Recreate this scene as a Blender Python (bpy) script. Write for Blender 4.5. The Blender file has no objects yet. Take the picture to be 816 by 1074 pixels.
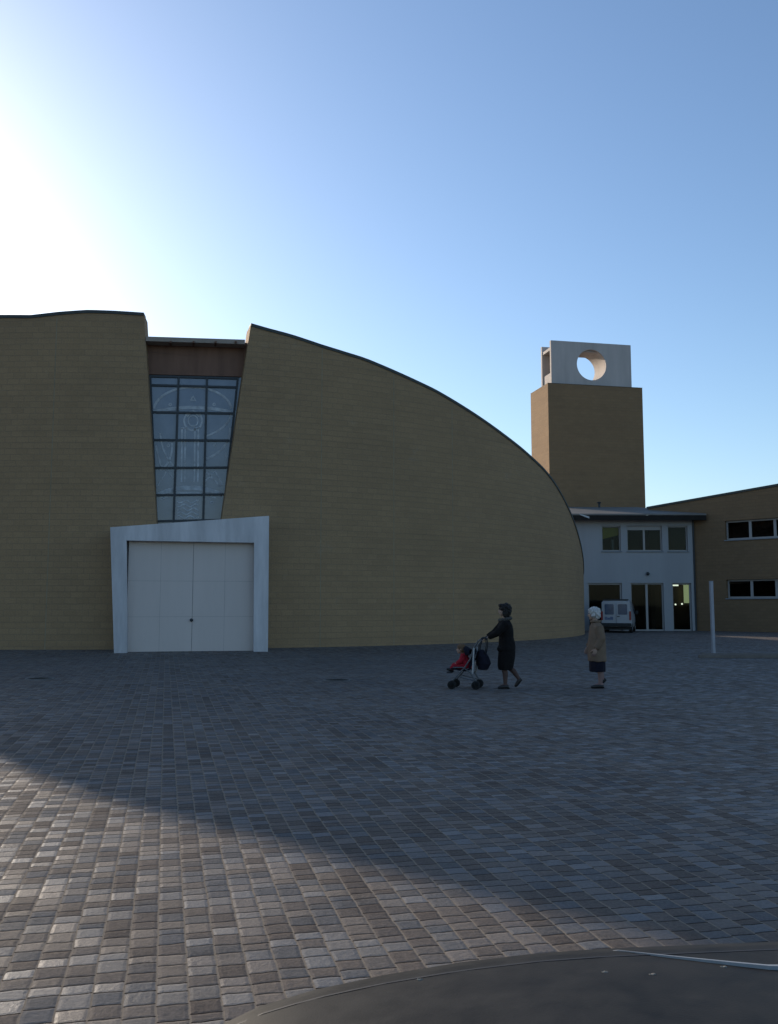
import bpy, bmesh, math, random
from mathutils import Vector, Matrix, noise
random.seed(7)
S = bpy.context.scene
COL = S.collection
R_ = math.radians
PI = math.pi

# ------------------------------------------------------------------ camera
EYE, F, CX, CY, PITCH = 1.55, 970.0, 408.0, 537.0, R_(5.77)
cam = bpy.data.cameras.new('camera')
cam.sensor_fit = 'VERTICAL'; cam.sensor_height = 36.0
cam.lens = F / 1074.0 * 36.0
cam.clip_start = 0.05; cam.clip_end = 4000
camo = bpy.data.objects.new('camera', cam); COL.objects.link(camo)
camo.location = (0, 0, EYE); camo.rotation_euler = (R_(90) + PITCH, 0, 0)
S.camera = camo

def ray(x, y):
    u = CY - y; c, s = math.cos(PITCH), math.sin(PITCH)
    return Vector((x - CX, F * c - u * s, u * c + F * s))
EYEV = Vector((0, 0, EYE))
def at_Y(x, y, Y):
    d = ray(x, y); return EYEV + d * (Y / d.y)
def on_ground(x, y, z=0.0):
    d = ray(x, y); return EYEV + d * ((z - EYE) / d.z)
def on_plane(x, y, p, n):
    d = ray(x, y); return EYEV + d * ((Vector(p) - EYEV).dot(n) / d.dot(n))

# ------------------------------------------------------------------ object helpers
def link(o, parent=None):
    COL.objects.link(o)
    if parent: o.parent = parent
    return o
def obj(name, bm, mat, parent=None, smooth=False, fixn=True):
    if fixn: bmesh.ops.recalc_face_normals(bm, faces=bm.faces[:])
    me = bpy.data.meshes.new(name); bm.to_mesh(me); bm.free()
    for m in (mat if isinstance(mat, (list, tuple)) else [mat]): me.materials.append(m)
    if smooth:
        for p in me.polygons: p.use_smooth = True
    return link(bpy.data.objects.new(name, me), parent)
def tag(o, label, cat, group=None):
    o['label'] = label; o['category'] = cat
    if group: o['group'] = group
    return o
def thing(name, label, cat, loc=(0, 0, 0), rz=0.0, group=None):
    o = bpy.data.objects.new(name, None); o.empty_display_size = 0.3
    o.location = loc; o.rotation_euler = (0, 0, rz)
    return tag(link(o), label, cat, group)
def struct(o, kind='structure'):
    o['kind'] = kind; return o
def copy_tree(o, parent=None):
    c = o.copy(); COL.objects.link(c)
    if parent: c.parent = parent
    for ch in list(o.children): copy_tree(ch, c)
    return c
def smooth_by_angle(o, deg=35):
    me = o.data
    for p in me.polygons: p.use_smooth = True
    try: me.set_sharp_from_angle(angle=R_(deg))
    except Exception: pass
    return o

def uvbox(bm):
    """metres UV: u along the wall's own horizontal, v = height"""
    uv = bm.loops.layers.uv.verify()
    bm.normal_update()
    for f in bm.faces:
        n = f.normal
        if abs(n.z) > 0.9:
            for l in f.loops: l[uv].uv = (l.vert.co.x, l.vert.co.y)
        else:
            t = Vector((-n.y, n.x, 0)).normalized()
            for l in f.loops: l[uv].uv = (l.vert.co.dot(t), l.vert.co.z)

def box(bm, c, d, rz=0.0, mat=None):
    M = Matrix.Translation(Vector(c)) @ (mat.to_4x4() if mat else Matrix.Rotation(rz, 4, 'Z')) @ Matrix.Diagonal((d[0], d[1], d[2], 1))
    return bmesh.ops.create_cube(bm, size=1.0, matrix=M)['verts']
def box2(bm, a, b):
    return box(bm, [(a[i] + b[i]) / 2 for i in range(3)], [abs(b[i] - a[i]) for i in range(3)])
def bevel(bm, off, seg=2, ang=30):
    es = [e for e in bm.edges if len(e.link_faces) == 2 and e.calc_face_angle(0) > R_(ang)]
    if es: bmesh.ops.bevel(bm, geom=es, offset=off, segments=seg, affect='EDGES', profile=0.5)
def prism(bm, pts, vec):
    """closed prism: polygon pts pushed along vec"""
    a = [bm.verts.new(p) for p in pts]; b = [bm.verts.new(Vector(p) + Vector(vec)) for p in pts]
    bm.faces.new(a); bm.faces.new(b[::-1])
    n = len(pts)
    for i in range(n): bm.faces.new((a[i], b[i], b[(i + 1) % n], a[(i + 1) % n]))
def loft(bm, rings, closed=True, caps=True):
    V = [[bm.verts.new(p) for p in r] for r in rings]
    n = len(rings[0])
    for i in range(len(V) - 1):
        for j in range(n if closed else n - 1):
            k = (j + 1) % n
            bm.faces.new((V[i][j], V[i][k], V[i + 1][k], V[i + 1][j]))
    if caps and closed:
        bm.faces.new(V[0][::-1]); bm.faces.new(V[-1])
    return V
def tube(bm, pts, rad, seg=10, asp=1.0, up=(0, 0, 1)):
    pts = [Vector(p) for p in pts]
    if not isinstance(rad, (list, tuple)): rad = [rad] * len(pts)
    rings = []; prev = None
    for i, p in enumerate(pts):
        t = (pts[min(i + 1, len(pts) - 1)] - pts[max(i - 1, 0)]).normalized()
        if prev is None:
            a = t.cross(Vector(up))
            if a.length < 1e-3: a = t.cross(Vector((1, 0, 0)))
            a.normalize()
        else:
            a = (prev - t * prev.dot(t)).normalized()
        prev = a; b = t.cross(a)
        rings.append([p + a * math.cos(2 * PI * k / seg) * rad[i] + b * math.sin(2 * PI * k / seg) * rad[i] * asp for k in range(seg)])
    loft(bm, rings)
def ball(bm, c, r, seg=16, rot=None):
    M = Matrix.Translation(Vector(c)) @ (rot.to_4x4() if rot else Matrix()) @ Matrix.Diagonal((r[0], r[1], r[2], 1))
    bmesh.ops.create_uvsphere(bm, u_segments=seg, v_segments=max(8, seg * 2 // 3), radius=1.0, matrix=M)
def stack(bm, rings, seg=24):
    """horizontal ellipses (cx, cy, z, rx, ry)"""
    loft(bm, [[Vector((c[0] + c[3] * math.cos(2 * PI * k / seg), c[1] + c[4] * math.sin(2 * PI * k / seg), c[2])) for k in range(seg)] for c in rings])
def lathe(bm, prof, axis='Y', seg=28, c=(0, 0, 0)):
    """prof: (along, radius) pairs, closed surface around axis"""
    rings = []
    for a, r in prof:
        ring = []
        for k in range(seg):
            t = 2 * PI * k / seg
            if axis == 'Y': p = (r * math.cos(t), a, r * math.sin(t))
            elif axis == 'X': p = (a, r * math.cos(t), r * math.sin(t))
            else: p = (r * math.cos(t), r * math.sin(t), a)
            ring.append(Vector(p) + Vector(c))
        rings.append(ring)
    loft(bm, rings)
def remeshed(name, bm, voxel, mat, parent=None, smooth_it=4, rule=None):
    """fuse overlapping shells into ONE continuous surface"""
    bmesh.ops.recalc_face_normals(bm, faces=bm.faces[:])
    me = bpy.data.meshes.new('t'); bm.to_mesh(me); bm.free()
    o = bpy.data.objects.new('t', me); COL.objects.link(o)
    m = o.modifiers.new('r', 'REMESH'); m.mode = 'VOXEL'; m.voxel_size = voxel
    s = o.modifiers.new('s', 'SMOOTH'); s.iterations = smooth_it; s.factor = 0.5
    dg = bpy.context.evaluated_depsgraph_get()
    me2 = bpy.data.meshes.new_from_object(o.evaluated_get(dg))
    bpy.data.objects.remove(o); bpy.data.meshes.remove(me)
    me2.name = name; me2.materials.clear()
    for mm in (mat if isinstance(mat, (list, tuple)) else [mat]): me2.materials.append(mm)
    for p in me2.polygons:
        p.use_smooth = True
        if rule: p.material_index = rule(p.center)
    return link(bpy.data.objects.new(name, me2), parent)

def lumpy(o, amp, sc):
    for v in o.data.vertices: v.co += v.normal * amp * noise.noise(v.co * sc)

# ------------------------------------------------------------------ materials
class NT:
    def __init__(s, m): s.t = m.node_tree; s.n = s.t.nodes; s.l = s.t.links
    def add(s, ty, ins=None, **kw):
        nd = s.n.new(ty)
        for k, v in kw.items(): setattr(nd, k, v)
        for k, v in (ins or {}).items():
            if hasattr(v, 'is_output') or isinstance(v, bpy.types.NodeSocket): s.l.new(v, nd.inputs[k])
            else: nd.inputs[k].default_value = v
        return nd
    def math(s, op, a, b=0.0, c=None):
        d = {0: a, 1: b}
        if c is not None: d[2] = c
        return s.add('ShaderNodeMath', d, operation=op).outputs[0]
    def ramp(s, fac, stops):
        r = s.add('ShaderNodeValToRGB', {0: fac})
        e = r.color_ramp.elements
        while len(e) < len(stops): e.new(0.5)
        for i, (p, c) in enumerate(stops):
            e[i].position = p; e[i].color = (*c, 1) if len(c) == 3 else c
        return r.outputs[0]
    def mix(s, fac, a, b, blend='MIX'):
        m = s.add('ShaderNodeMix', data_type='RGBA', blend_type=blend)
        for sock, v in ((m.inputs[0], fac), (m.inputs[6], a), (m.inputs[7], b)):
            if isinstance(v, bpy.types.NodeSocket): s.l.new(v, sock)
            else: sock.default_value = v if not isinstance(v, tuple) or len(v) == 4 else (*v, 1)
        return m.outputs[2]

def newmat(name):
    m = bpy.data.materials.new(name); m.use_nodes = True
    nt = NT(m); b = nt.n['Principled BSDF']
    return m, nt, b
def noisy(name, col, var=0.15, scale=6.0, rough=0.6, spec=0.3, metal=0.0, bump=0.0, bscale=60.0, streak=False, coat=0.0):
    m, nt, b = newmat(name)
    tc = nt.add('ShaderNodeTexCoord')
    co = tc.outputs['Object']
    mp = nt.add('ShaderNodeMapping', {0: co})
    if streak: mp.inputs[3].default_value = (1.0, 1.0, 0.15)
    n1 = nt.add('ShaderNodeTexNoise', {'Vector': mp.outputs[0], 'Scale': scale, 'Detail': 6.0, 'Roughness': 0.65})
    lo = tuple(max(0, c * (1 - var)) for c in col); hi = tuple(min(1, c * (1 + var)) for c in col)
    b.inputs['Base Color'].default_value = (*col, 1)
    nt.l.new(nt.ramp(n1.outputs[0], [(0.3, lo), (0.7, hi)]), b.inputs['Base Color'])
    rr = nt.add('ShaderNodeMapRange', {0: n1.outputs[0], 3: max(0, rough - 0.08), 4: min(1, rough + 0.08)})
    nt.l.new(rr.outputs[0], b.inputs['Roughness'])
    b.inputs['Specular IOR Level'].default_value = spec
    b.inputs['Metallic'].default_value = metal
    b.inputs['Coat Weight'].default_value = coat
    if bump > 0:
        n2 = nt.add('ShaderNodeTexNoise', {'Vector': co, 'Scale': bscale, 'Detail': 3.0})
        bp = nt.add('ShaderNodeBump', {'Height': n2.outputs[0], 'Strength': bump, 'Distance': 0.01})
        nt.l.new(bp.outputs[0], b.inputs['Normal'])
    return m

def brick_mat(name, c1, c2, mortar):
    m, nt, b = newmat(name)
    uv = nt.add('ShaderNodeTexCoord').outputs['UV']
    br = nt.add('ShaderNodeTexBrick', {'Vector': uv, 'Color1': (*c1, 1), 'Color2': (*c2, 1), 'Mortar': (*mortar, 1), 'Scale': 1.0,
                                       'Mortar Size': 0.011, 'Mortar Smooth': 0.3, 'Bias': 0.0, 'Brick Width': 0.40, 'Row Height': 0.20})
    # courses laid in batches: slow change of tone with height, and patches
    sx = nt.add('ShaderNodeSeparateXYZ', {0: uv})
    band = nt.add('ShaderNodeTexNoise', {'Vector': nt.add('ShaderNodeCombineXYZ', {0: nt.math('MULTIPLY', sx.outputs[0], 0.06), 1: nt.math('MULTIPLY', sx.outputs[1], 2.6)}).outputs[0],
                                         'Scale': 1.6, 'Detail': 5.0, 'Roughness': 0.7})
    patch = nt.add('ShaderNodeTexNoise', {'Vector': uv, 'Scale': 0.35, 'Detail': 6.0, 'Roughness': 0.6})
    f = nt.math('ADD', nt.math('MULTIPLY', band.outputs[0], 0.6), nt.math('MULTIPLY', patch.outputs[0], 0.55))
    tone = nt.ramp(f, [(0.36, (0.86, 0.86, 0.88)), (0.58, (1, 1, 1)), (0.78, (1.09, 1.08, 1.06))])
    col = nt.mix(1.0, br.outputs[0], tone, 'MULTIPLY')
    # chalky bloom left by rain here and there
    ef = nt.add('ShaderNodeTexNoise', {'Vector': uv, 'Scale': 0.9, 'Detail': 8.0, 'Roughness': 0.75})
    efm = nt.ramp(ef.outputs[0], [(0.60, (0, 0, 0)), (0.78, (1, 1, 1))])
    col = nt.mix(nt.math('MULTIPLY', efm, 0.22), col, (0.34, 0.32, 0.27, 1))
    nt.l.new(col, b.inputs['Base Color'])
    b.inputs['Roughness'].default_value = 0.88
    b.inputs['Specular IOR Level'].default_value = 0.25
    fine = nt.add('ShaderNodeTexNoise', {'Vector': uv, 'Scale': 22.0, 'Detail': 6.0, 'Roughness': 0.7})
    grain = nt.ramp(fine.outputs[0], [(0.3, (0.84, 0.84, 0.84)), (0.7, (1.14, 1.14, 1.14))])
    nt.l.new(nt.mix(1.0, col, grain, 'MULTIPLY'), b.inputs['Base Color'])
    h = nt.math('ADD', nt.math('MULTIPLY', br.outputs[1], -1.0), nt.math('MULTIPLY', fine.outputs[0], 0.4))
    bp = nt.add('ShaderNodeBump', {'Height': h, 'Strength': 0.7, 'Distance': 0.008})
    nt.l.new(bp.outputs[0], b.inputs['Normal'])
    return m

def paving_mat(name, az=R_(-13.5), W=0.125, L=0.112):
    """tumbled setts laid in straight rows, random lengths, sandy joints"""
    m, nt, b = newmat(name)
    pos = nt.add('ShaderNodeNewGeometry').outputs['Position']
    sx = nt.add('ShaderNodeSeparateXYZ', {0: pos})
    wob = nt.add('ShaderNodeTexNoise', {'Vector': pos, 'Scale': 7.0, 'Detail': 2.0})
    wv = nt.math('MULTIPLY', nt.math('SUBTRACT', wob.outputs[0], 0.5), 0.016)
    wob2 = nt.add('ShaderNodeTexNoise', {'Vector': nt.add('ShaderNodeVectorMath', {0: pos, 1: (31.0, 17.0, 0)}, operation='ADD').outputs[0], 'Scale': 9.0, 'Detail': 2.0})
    wv2 = nt.math('MULTIPLY', nt.math('SUBTRACT', wob2.outputs[0], 0.5), 0.03)
    c, s = math.cos(az), math.sin(az)
    u = nt.math('ADD', nt.math('ADD', nt.math('MULTIPLY', sx.outputs[0], c), nt.math('MULTIPLY', sx.outputs[1], -s)), wv)
    v = nt.math('ADD', nt.math('ADD', nt.math('MULTIPLY', sx.outputs[0], s), nt.math('MULTIPLY', sx.outputs[1], c)), wv2)
    un = nt.math('DIVIDE', u, W)
    row = nt.math('FLOOR', un)
    fr = nt.math('SUBTRACT', un, row)
    du = nt.math('MULTIPLY', nt.math('MINIMUM', fr, nt.math('SUBTRACT', 1.0, fr)), W)          # metres to the long joint
    rnd = nt.add('ShaderNodeTexWhiteNoise', {'W': row}, noise_dimensions='1D')
    w = nt.math('ADD', nt.math('DIVIDE', v, L), nt.math('MULTIPLY', rnd.outputs[0], 911.0))
    w = nt.math('ADD', w, 5000.0)
    vo = nt.add('ShaderNodeTexVoronoi', {'W': w, 'Scale': 1.0, 'Randomness': 0.85}, voronoi_dimensions='1D', feature='F1')
    ve = nt.add('ShaderNodeTexVoronoi', {'W': w, 'Scale': 1.0, 'Randomness': 0.85}, voronoi_dimensions='1D', feature='DISTANCE_TO_EDGE')
    dv = nt.math('MULTIPLY', ve.outputs['Distance'], L)
    sc = nt.add('ShaderNodeSeparateColor', {0: vo.outputs['Color']})
    r1, r2, r3 = sc.outputs
    d = nt.math('SMOOTH_MIN', du, nt.math('MULTIPLY', dv, 1.15), 0.012)
    stone = nt.ramp(r1, [(0.0, (0.124, 0.104, 0.088)), (0.22, (0.138, 0.115, 0.097)), (0.40, (0.150, 0.127, 0.108)), (0.56, (0.162, 0.139, 0.119)),
                         (0.7, (0.130, 0.123, 0.116)), (0.84, (0.144, 0.141, 0.138)), (1.0, (0.176, 0.164, 0.151))])
    fine = nt.add('ShaderNodeTexNoise', {'Vector': pos, 'Scale': 55.0, 'Detail': 6.0, 'Roughness': 0.75})
    mid = nt.add('ShaderNodeTexNoise', {'Vector': pos, 'Scale': 0.45, 'Detail': 5.0, 'Roughness': 0.6})
    stone = nt.mix(1.0, stone, nt.ramp(fine.outputs[0], [(0.3, (0.72, 0.72, 0.72)), (0.7, (1.25, 1.25, 1.25))]), 'MULTIPLY')
    stone = nt.mix(1.0, stone, nt.ramp(mid.outputs[0], [(0.3, (0.82, 0.82, 0.83)), (0.7, (1.15, 1.14, 1.12))]), 'MULTIPLY')
    stain = nt.add('ShaderNodeTexNoise', {'Vector': pos, 'Scale': 1.7, 'Detail': 9.0, 'Roughness': 0.8})
    stone = nt.mix(1.0, stone, nt.ramp(stain.outputs[0], [(0.34, (0.74, 0.74, 0.75)), (0.47, (1, 1, 1)), (0.62, (1.0, 1.0, 1.0)), (0.74, (1.16, 1.15, 1.13))]), 'MULTIPLY')
    gum = nt.add('ShaderNodeTexVoronoi', {'Vector': pos, 'Scale': 1.3, 'Randomness': 1.0}, feature='F1')
    stone = nt.mix(nt.math('MULTIPLY', nt.math('LESS_THAN', gum.outputs['Distance'], 0.022), 0.55), stone, (0.045, 0.042, 0.04, 1))
    jw = nt.math('ADD', 0.0008, nt.math('MULTIPLY', fine.outputs[0], 0.0042))
    jm = nt.add('ShaderNodeMapRange', {0: nt.math('SUBTRACT', d, jw), 1: 0.0, 2: 0.004}, interpolation_type='SMOOTHSTEP').outputs[0]
    # long joints hold pale sand, the short ones are tighter and dark
    longj = nt.math('LESS_THAN', du, dv)
    jcol = nt.mix(longj, (0.032, 0.027, 0.023, 1), (0.24, 0.20, 0.155, 1))
    col = nt.mix(jm, jcol, stone)
    nt.l.new(col, b.inputs['Base Color'])
    rg = nt.add('ShaderNodeMapRange', {0: r2, 3: 0.52, 4: 0.90})
    nt.l.new(rg.outputs[0], b.inputs['Roughness'])
    sp = nt.add('ShaderNodeMapRange', {0: r3, 1: 0.4, 2: 1.0, 3: 0.02, 4: 0.38})
    nt.l.new(nt.math('MULTIPLY', sp.outputs[0], jm), b.inputs['Specular IOR Level'])
    dome = nt.add('ShaderNodeMapRange', {0: d, 1: 0.0, 2: 0.022}, interpolation_type='SMOOTHSTEP').outputs[0]
    chip = nt.add('ShaderNodeTexNoise', {'Vector': pos, 'Scale': 19.0, 'Detail': 5.0, 'Roughness': 0.7})
    h = nt.math('ADD', nt.math('MULTIPLY', dome, 0.0030), nt.math('ADD', nt.math('MULTIPLY', fine.outputs[0], 0.0030), nt.math('MULTIPLY', chip.outputs[0], 0.0050)))
    tilt = nt.math('ADD', nt.math('MULTIPLY', r2, 0.003), nt.math('MULTIPLY', nt.math('MULTIPLY', nt.math('SUBTRACT', r3, 0.5), nt.math('SUBTRACT', fr, 0.5)), 0.0035))
    h = nt.math('ADD', h, tilt)
    bp = nt.add('ShaderNodeBump', {'Height': h, 'Strength': 0.9, 'Distance': 1.0})
    nt.l.new(bp.outputs[0], b.inputs['Normal'])
    return m

def glass_mat(name, tint=(0.58, 0.64, 0.64), fac=0.12, rough=0.02):
    m, nt, b = newmat(name)
    out = nt.n['Material Output']; nt.n.remove(b)
    tr = nt.add('ShaderNodeBsdfTransparent', {0: (*tint, 1)})
    gl = nt.add('ShaderNodeBsdfGlossy', {'Color': (1, 1, 1, 1), 'Roughness': rough})
    fr = nt.add('ShaderNodeFresnel', {'IOR': 1.5})
    f = nt.math('ADD', nt.math('MULTIPLY', fr.outputs[0], 0.16), 0.0)
    mx = nt.add('ShaderNodeMixShader', {0: f, 1: tr.outputs[0], 2: gl.outputs[0]})
    nt.l.new(mx.outputs[0], out.inputs[0])
    return m
def emit_mat(name, col, st):
    m, nt, b = newmat(name)
    b.inputs['Base Color'].default_value = (*col, 1)
    b.inputs['Emission Color'].default_value = (*col, 1); b.inputs['Emission Strength'].default_value = st
    return m

M = {}
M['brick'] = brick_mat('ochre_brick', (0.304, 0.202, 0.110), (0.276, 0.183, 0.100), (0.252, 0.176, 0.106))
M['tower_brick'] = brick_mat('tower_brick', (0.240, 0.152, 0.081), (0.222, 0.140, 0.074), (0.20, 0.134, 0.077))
M['wing_brick_shaded'] = brick_mat('wing_brick_shaded', (0.190, 0.125, 0.070), (0.172, 0.113, 0.063), (0.158, 0.108, 0.066))  # same brick in a darker copy, the wing's deeper shade put into colour
M['paving'] = paving_mat('sett_paving')
M['far_ground'] = noisy('far_ground', (0.11, 0.105, 0.095), 0.3, 0.15, 0.95, 0.1)
M['zinc'] = noisy('zinc', (0.055, 0.062, 0.058), 0.2, 3.0, 0.65, 0.25, 0.0)
M['roof'] = noisy('roof_sheet', (0.17, 0.16, 0.145), 0.15, 1.2, 0.75, 0.3)
M['portal'] = noisy('portal_plaster', (0.51, 0.49, 0.49), 0.26, 1.6, 0.75, 0.3, streak=True, bump=0.15)
M['door'] = noisy('door_paint', (0.53, 0.46, 0.42), 0.05, 1.4, 0.5, 0.35, streak=True)
M['groove'] = noisy('door_groove', (0.34, 0.31, 0.29), 0.1, 3.0, 0.8, 0.2)
M['timber'] = noisy('red_brown_board', (0.17, 0.095, 0.065), 0.25, 2.5, 0.75, 0.2, streak=True)
M['dark_metal'] = noisy('dark_frame', (0.035, 0.04, 0.045), 0.2, 8.0, 0.5, 0.4, 0.3)
M['concrete'] = noisy('belfry_concrete', (0.43, 0.382, 0.35), 0.16, 0.9, 0.85, 0.25, streak=True, bump=0.2)
M['white_wall'] = noisy('white_render', (0.30, 0.305, 0.31), 0.07, 0.8, 0.85, 0.2, streak=True)
M['white_frame'] = noisy('white_frame', (0.29, 0.28, 0.27), 0.06, 3.0, 0.45, 0.4)
M['grey_sill'] = noisy('grey_sill', (0.20, 0.22, 0.24), 0.1, 3.0, 0.6, 0.3)
M['fascia'] = noisy('dark_fascia', (0.022, 0.020, 0.018), 0.2, 3.0, 0.8, 0.1)
M['glass'] = glass_mat('window_glass')
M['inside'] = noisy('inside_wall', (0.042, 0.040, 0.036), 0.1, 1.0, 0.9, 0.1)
M['gold_reflection'] = noisy('yellow_reflection', (0.75, 0.52, 0.10), 0.08, 3.0, 0.9, 0.1)
M['lamp'] = emit_mat('lamp_tube', (1.0, 0.95, 0.75), 1.2)
M['lit_glass'] = emit_mat('lit_back_window', (0.72, 0.78, 0.40), 0.32)
M['asphalt_kerb'] = noisy('kerb_stone', (0.17, 0.165, 0.155), 0.15, 6.0, 0.85, 0.2, bump=0.3)
M['eave'] = noisy('eave_slab', (0.30, 0.245, 0.20), 0.12, 3.0, 0.85, 0.2)
M['bed_kerb'] = noisy('bed_kerb', (0.15, 0.13, 0.115), 0.15, 6.0, 0.85, 0.2)
M['soil'] = noisy('soil', (0.05, 0.042, 0.033), 0.4, 14.0, 1.0, 0.1, bump=0.8, bscale=30)
M['iron'] = noisy('cast_iron', (0.03, 0.028, 0.026), 0.3, 20.0, 0.7, 0.25, 0.3, bump=0.4)
M['post'] = noisy('post_paint', (0.29, 0.29, 0.315), 0.1, 4.0, 0.55, 0.35)
# church glass: bluish, mostly mirror of the sky in front of it
m, nt, b = newmat('church_glass')
b.inputs['Roughness'].default_value = 0.16; b.inputs['Specular IOR Level'].default_value = 0.75
n_ = nt.add('ShaderNodeTexNoise', {'Vector': nt.add('ShaderNodeTexCoord').outputs['Object'], 'Scale': 1.6, 'Detail': 4.0})
nt.l.new(nt.ramp(n_.outputs[0], [(0.35, (0.085, 0.105, 0.145)), (0.65, (0.125, 0.145, 0.185))]), b.inputs['Base Color'])
M['church_glass'] = m
M['etch'] = noisy('etched_line', (0.40, 0.425, 0.44), 0.3, 5.0, 0.8, 0.2)
# vehicle
M['van_paint'] = noisy('van_white', (0.34, 0.35, 0.37), 0.05, 2.0, 0.35, 0.45, coat=0.2)
M['car_glass'] = noisy('vehicle_glass', (0.05, 0.085, 0.14), 0.2, 3.0, 0.1, 0.6)
M['black_plastic'] = noisy('black_plastic', (0.022, 0.023, 0.025), 0.2, 6.0, 0.6, 0.3)
M['tyre'] = noisy('tyre', (0.018, 0.018, 0.018), 0.2, 10.0, 0.85, 0.2)
M['rim'] = noisy('rim', (0.28, 0.29, 0.30), 0.1, 5.0, 0.4, 0.5, 0.5)
M['tail_lamp'] = noisy('tail_lamp', (0.22, 0.015, 0.015), 0.1, 5.0, 0.25, 0.5)
M['blue_mark'] = noisy('blue_lettering', (0.05, 0.09, 0.19), 0.1, 9.0, 0.5, 0.3)
M['plate'] = noisy('plate', (0.55, 0.55, 0.5), 0.05, 9.0, 0.5, 0.3)
M['car_paint'] = noisy('dusty_car_paint', (0.019, 0.0185, 0.017), 0.5, 9.0, 0.56, 0.11, bump=0.05, bscale=200)
M['glint'] = noisy('car_glint', (0.26, 0.27, 0.275), 0.15, 12.0, 0.45, 0.4, 0.2)
M['lens'] = noisy('headlamp_lens', (0.35, 0.37, 0.40), 0.1, 8.0, 0.12, 0.6)
M['speck'] = noisy('dried_speck', (0.24, 0.22, 0.18), 0.2, 50.0, 0.9, 0.1)
# people
M['skin'] = noisy('skin', (0.34, 0.22, 0.165), 0.08, 12.0, 0.6, 0.3)
M['stocking'] = noisy('stocking', (0.085, 0.048, 0.038), 0.12, 12.0, 0.7, 0.3)
M['pale_stocking'] = noisy('pale_stocking', (0.21, 0.13, 0.115), 0.12, 12.0, 0.7, 0.3)
M['black_cloth'] = noisy('black_coat', (0.010, 0.0085, 0.0085), 0.3, 18.0, 0.9, 0.15, bump=0.3)
M['navy_cloth'] = noisy('navy_cloth', (0.011, 0.011, 0.019), 0.3, 18.0, 0.9, 0.15, bump=0.3)
M['fur'] = noisy('grey_fur', (0.075, 0.07, 0.065), 0.5, 60.0, 1.0, 0.05, bump=1.0, bscale=90)
M['beige_cloth'] = noisy('beige_coat', (0.165, 0.115, 0.080), 0.15, 9.0, 0.9, 0.15, bump=0.3)
M['red_cloth'] = noisy('red_jacket', (0.28, 0.013, 0.024), 0.25, 14.0, 0.85, 0.2, bump=0.3)
M['dark_hair'] = noisy('dark_hair', (0.015, 0.011, 0.009), 0.4, 40.0, 0.6, 0.3, bump=0.8, bscale=90)
M['brown_hair'] = noisy('brown_hair', (0.13, 0.075, 0.04), 0.3, 40.0, 0.7, 0.3, bump=0.8, bscale=90)
M['white_hair'] = noisy('white_hair', (0.50, 0.48, 0.46), 0.35, 40.0, 0.8, 0.3, bump=1.0, bscale=70)
M['shoe'] = noisy('shoe', (0.014, 0.012, 0.012), 0.2, 10.0, 0.4, 0.4)
M['eye'] = noisy('eye', (0.03, 0.025, 0.02), 0.1, 10.0, 0.2, 0.5)
M['alu'] = noisy('pale_tube', (0.34, 0.35, 0.36), 0.06, 10.0, 0.35, 0.5, 0.2)
M['grey_tube'] = noisy('grey_tube', (0.09, 0.095, 0.10), 0.1, 10.0, 0.4, 0.5, 0.4)

# ------------------------------------------------------------------ light: low sun behind the church, off to the left
SUN_AZ, SUN_EL = R_(-39.8), R_(16.7)     # azimuth from +Y towards +X
sun_dir = Vector((math.sin(SUN_AZ) * math.cos(SUN_EL), math.cos(SUN_AZ) * math.cos(SUN_EL), math.sin(SUN_EL)))
sl = bpy.data.lights.new('sun', 'SUN'); sl.energy = 2.6; sl.angle = R_(0.53); sl.color = (1.0, 0.86, 0.70)
so = link(bpy.data.objects.new('sun', sl)); so.location = (0, 0, 60)
so.rotation_euler = sun_dir.to_track_quat('Z', 'Y').to_euler()
W = bpy.data.worlds.new('World'); S.world = W; W.use_nodes = True
wn = W.node_tree; bg = wn.nodes['Background']
sky = wn.nodes.new('ShaderNodeTexSky'); sky.sky_type = 'NISHITA'; sky.sun_disc = False
sky.sun_elevation = SUN_EL; sky.sun_rotation = SUN_AZ
sky.altitude = 0; sky.air_density = 1.0; sky.dust_density = 0.88; sky.ozone_density = 3.2
wn.links.new(sky.outputs[0], bg.inputs[0]); bg.inputs[1].default_value = 0.10
S.view_settings.view_transform = 'Standard'; S.view_settings.look = 'None'
S.view_settings.gamma = 1.0; S.view_settings.use_curve_mapping = False
S.view_settings.exposure = 1.0
S.cycles.max_bounces = 8; S.cycles.diffuse_bounces = 4; S.cycles.transparent_max_bounces = 12
S.cycles.use_denoising = True

# ------------------------------------------------------------------ setting: ground
C = Vector((-11.33, 52.6, 0)); RC = 21.9
bm = bmesh.new()
bmesh.ops.create_circle(bm, cap_ends=True, segments=64, radius=3000)
struct(obj('ground', bm, M['far_ground']))
bm = bmesh.new()
bmesh.ops.create_grid(bm, x_segments=2, y_segments=2, size=1, matrix=Matrix.Translation((0, 45, 0.004)) @ Matrix.Diagonal((75, 75, 1, 1)))
struct(obj('plaza', bm, M['paving']))
bm = bmesh.new()   # the paving rises gently towards the church wall
rings = []
for r, z in ((RC + 2.6, 0.0055), (RC + 2.0, 0.012), (RC + 1.2, 0.04), (RC + 0.4, 0.085), (RC - 0.3, 0.115)):
    rings.append([Vector((C.x + r * math.sin(2 * PI * k / 200), C.y - r * math.cos(2 * PI * k / 200), z)) for k in range(200)])
loft(bm, rings, caps=False)
struct(obj('pavement', bm, M['paving'], smooth=True))

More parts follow.
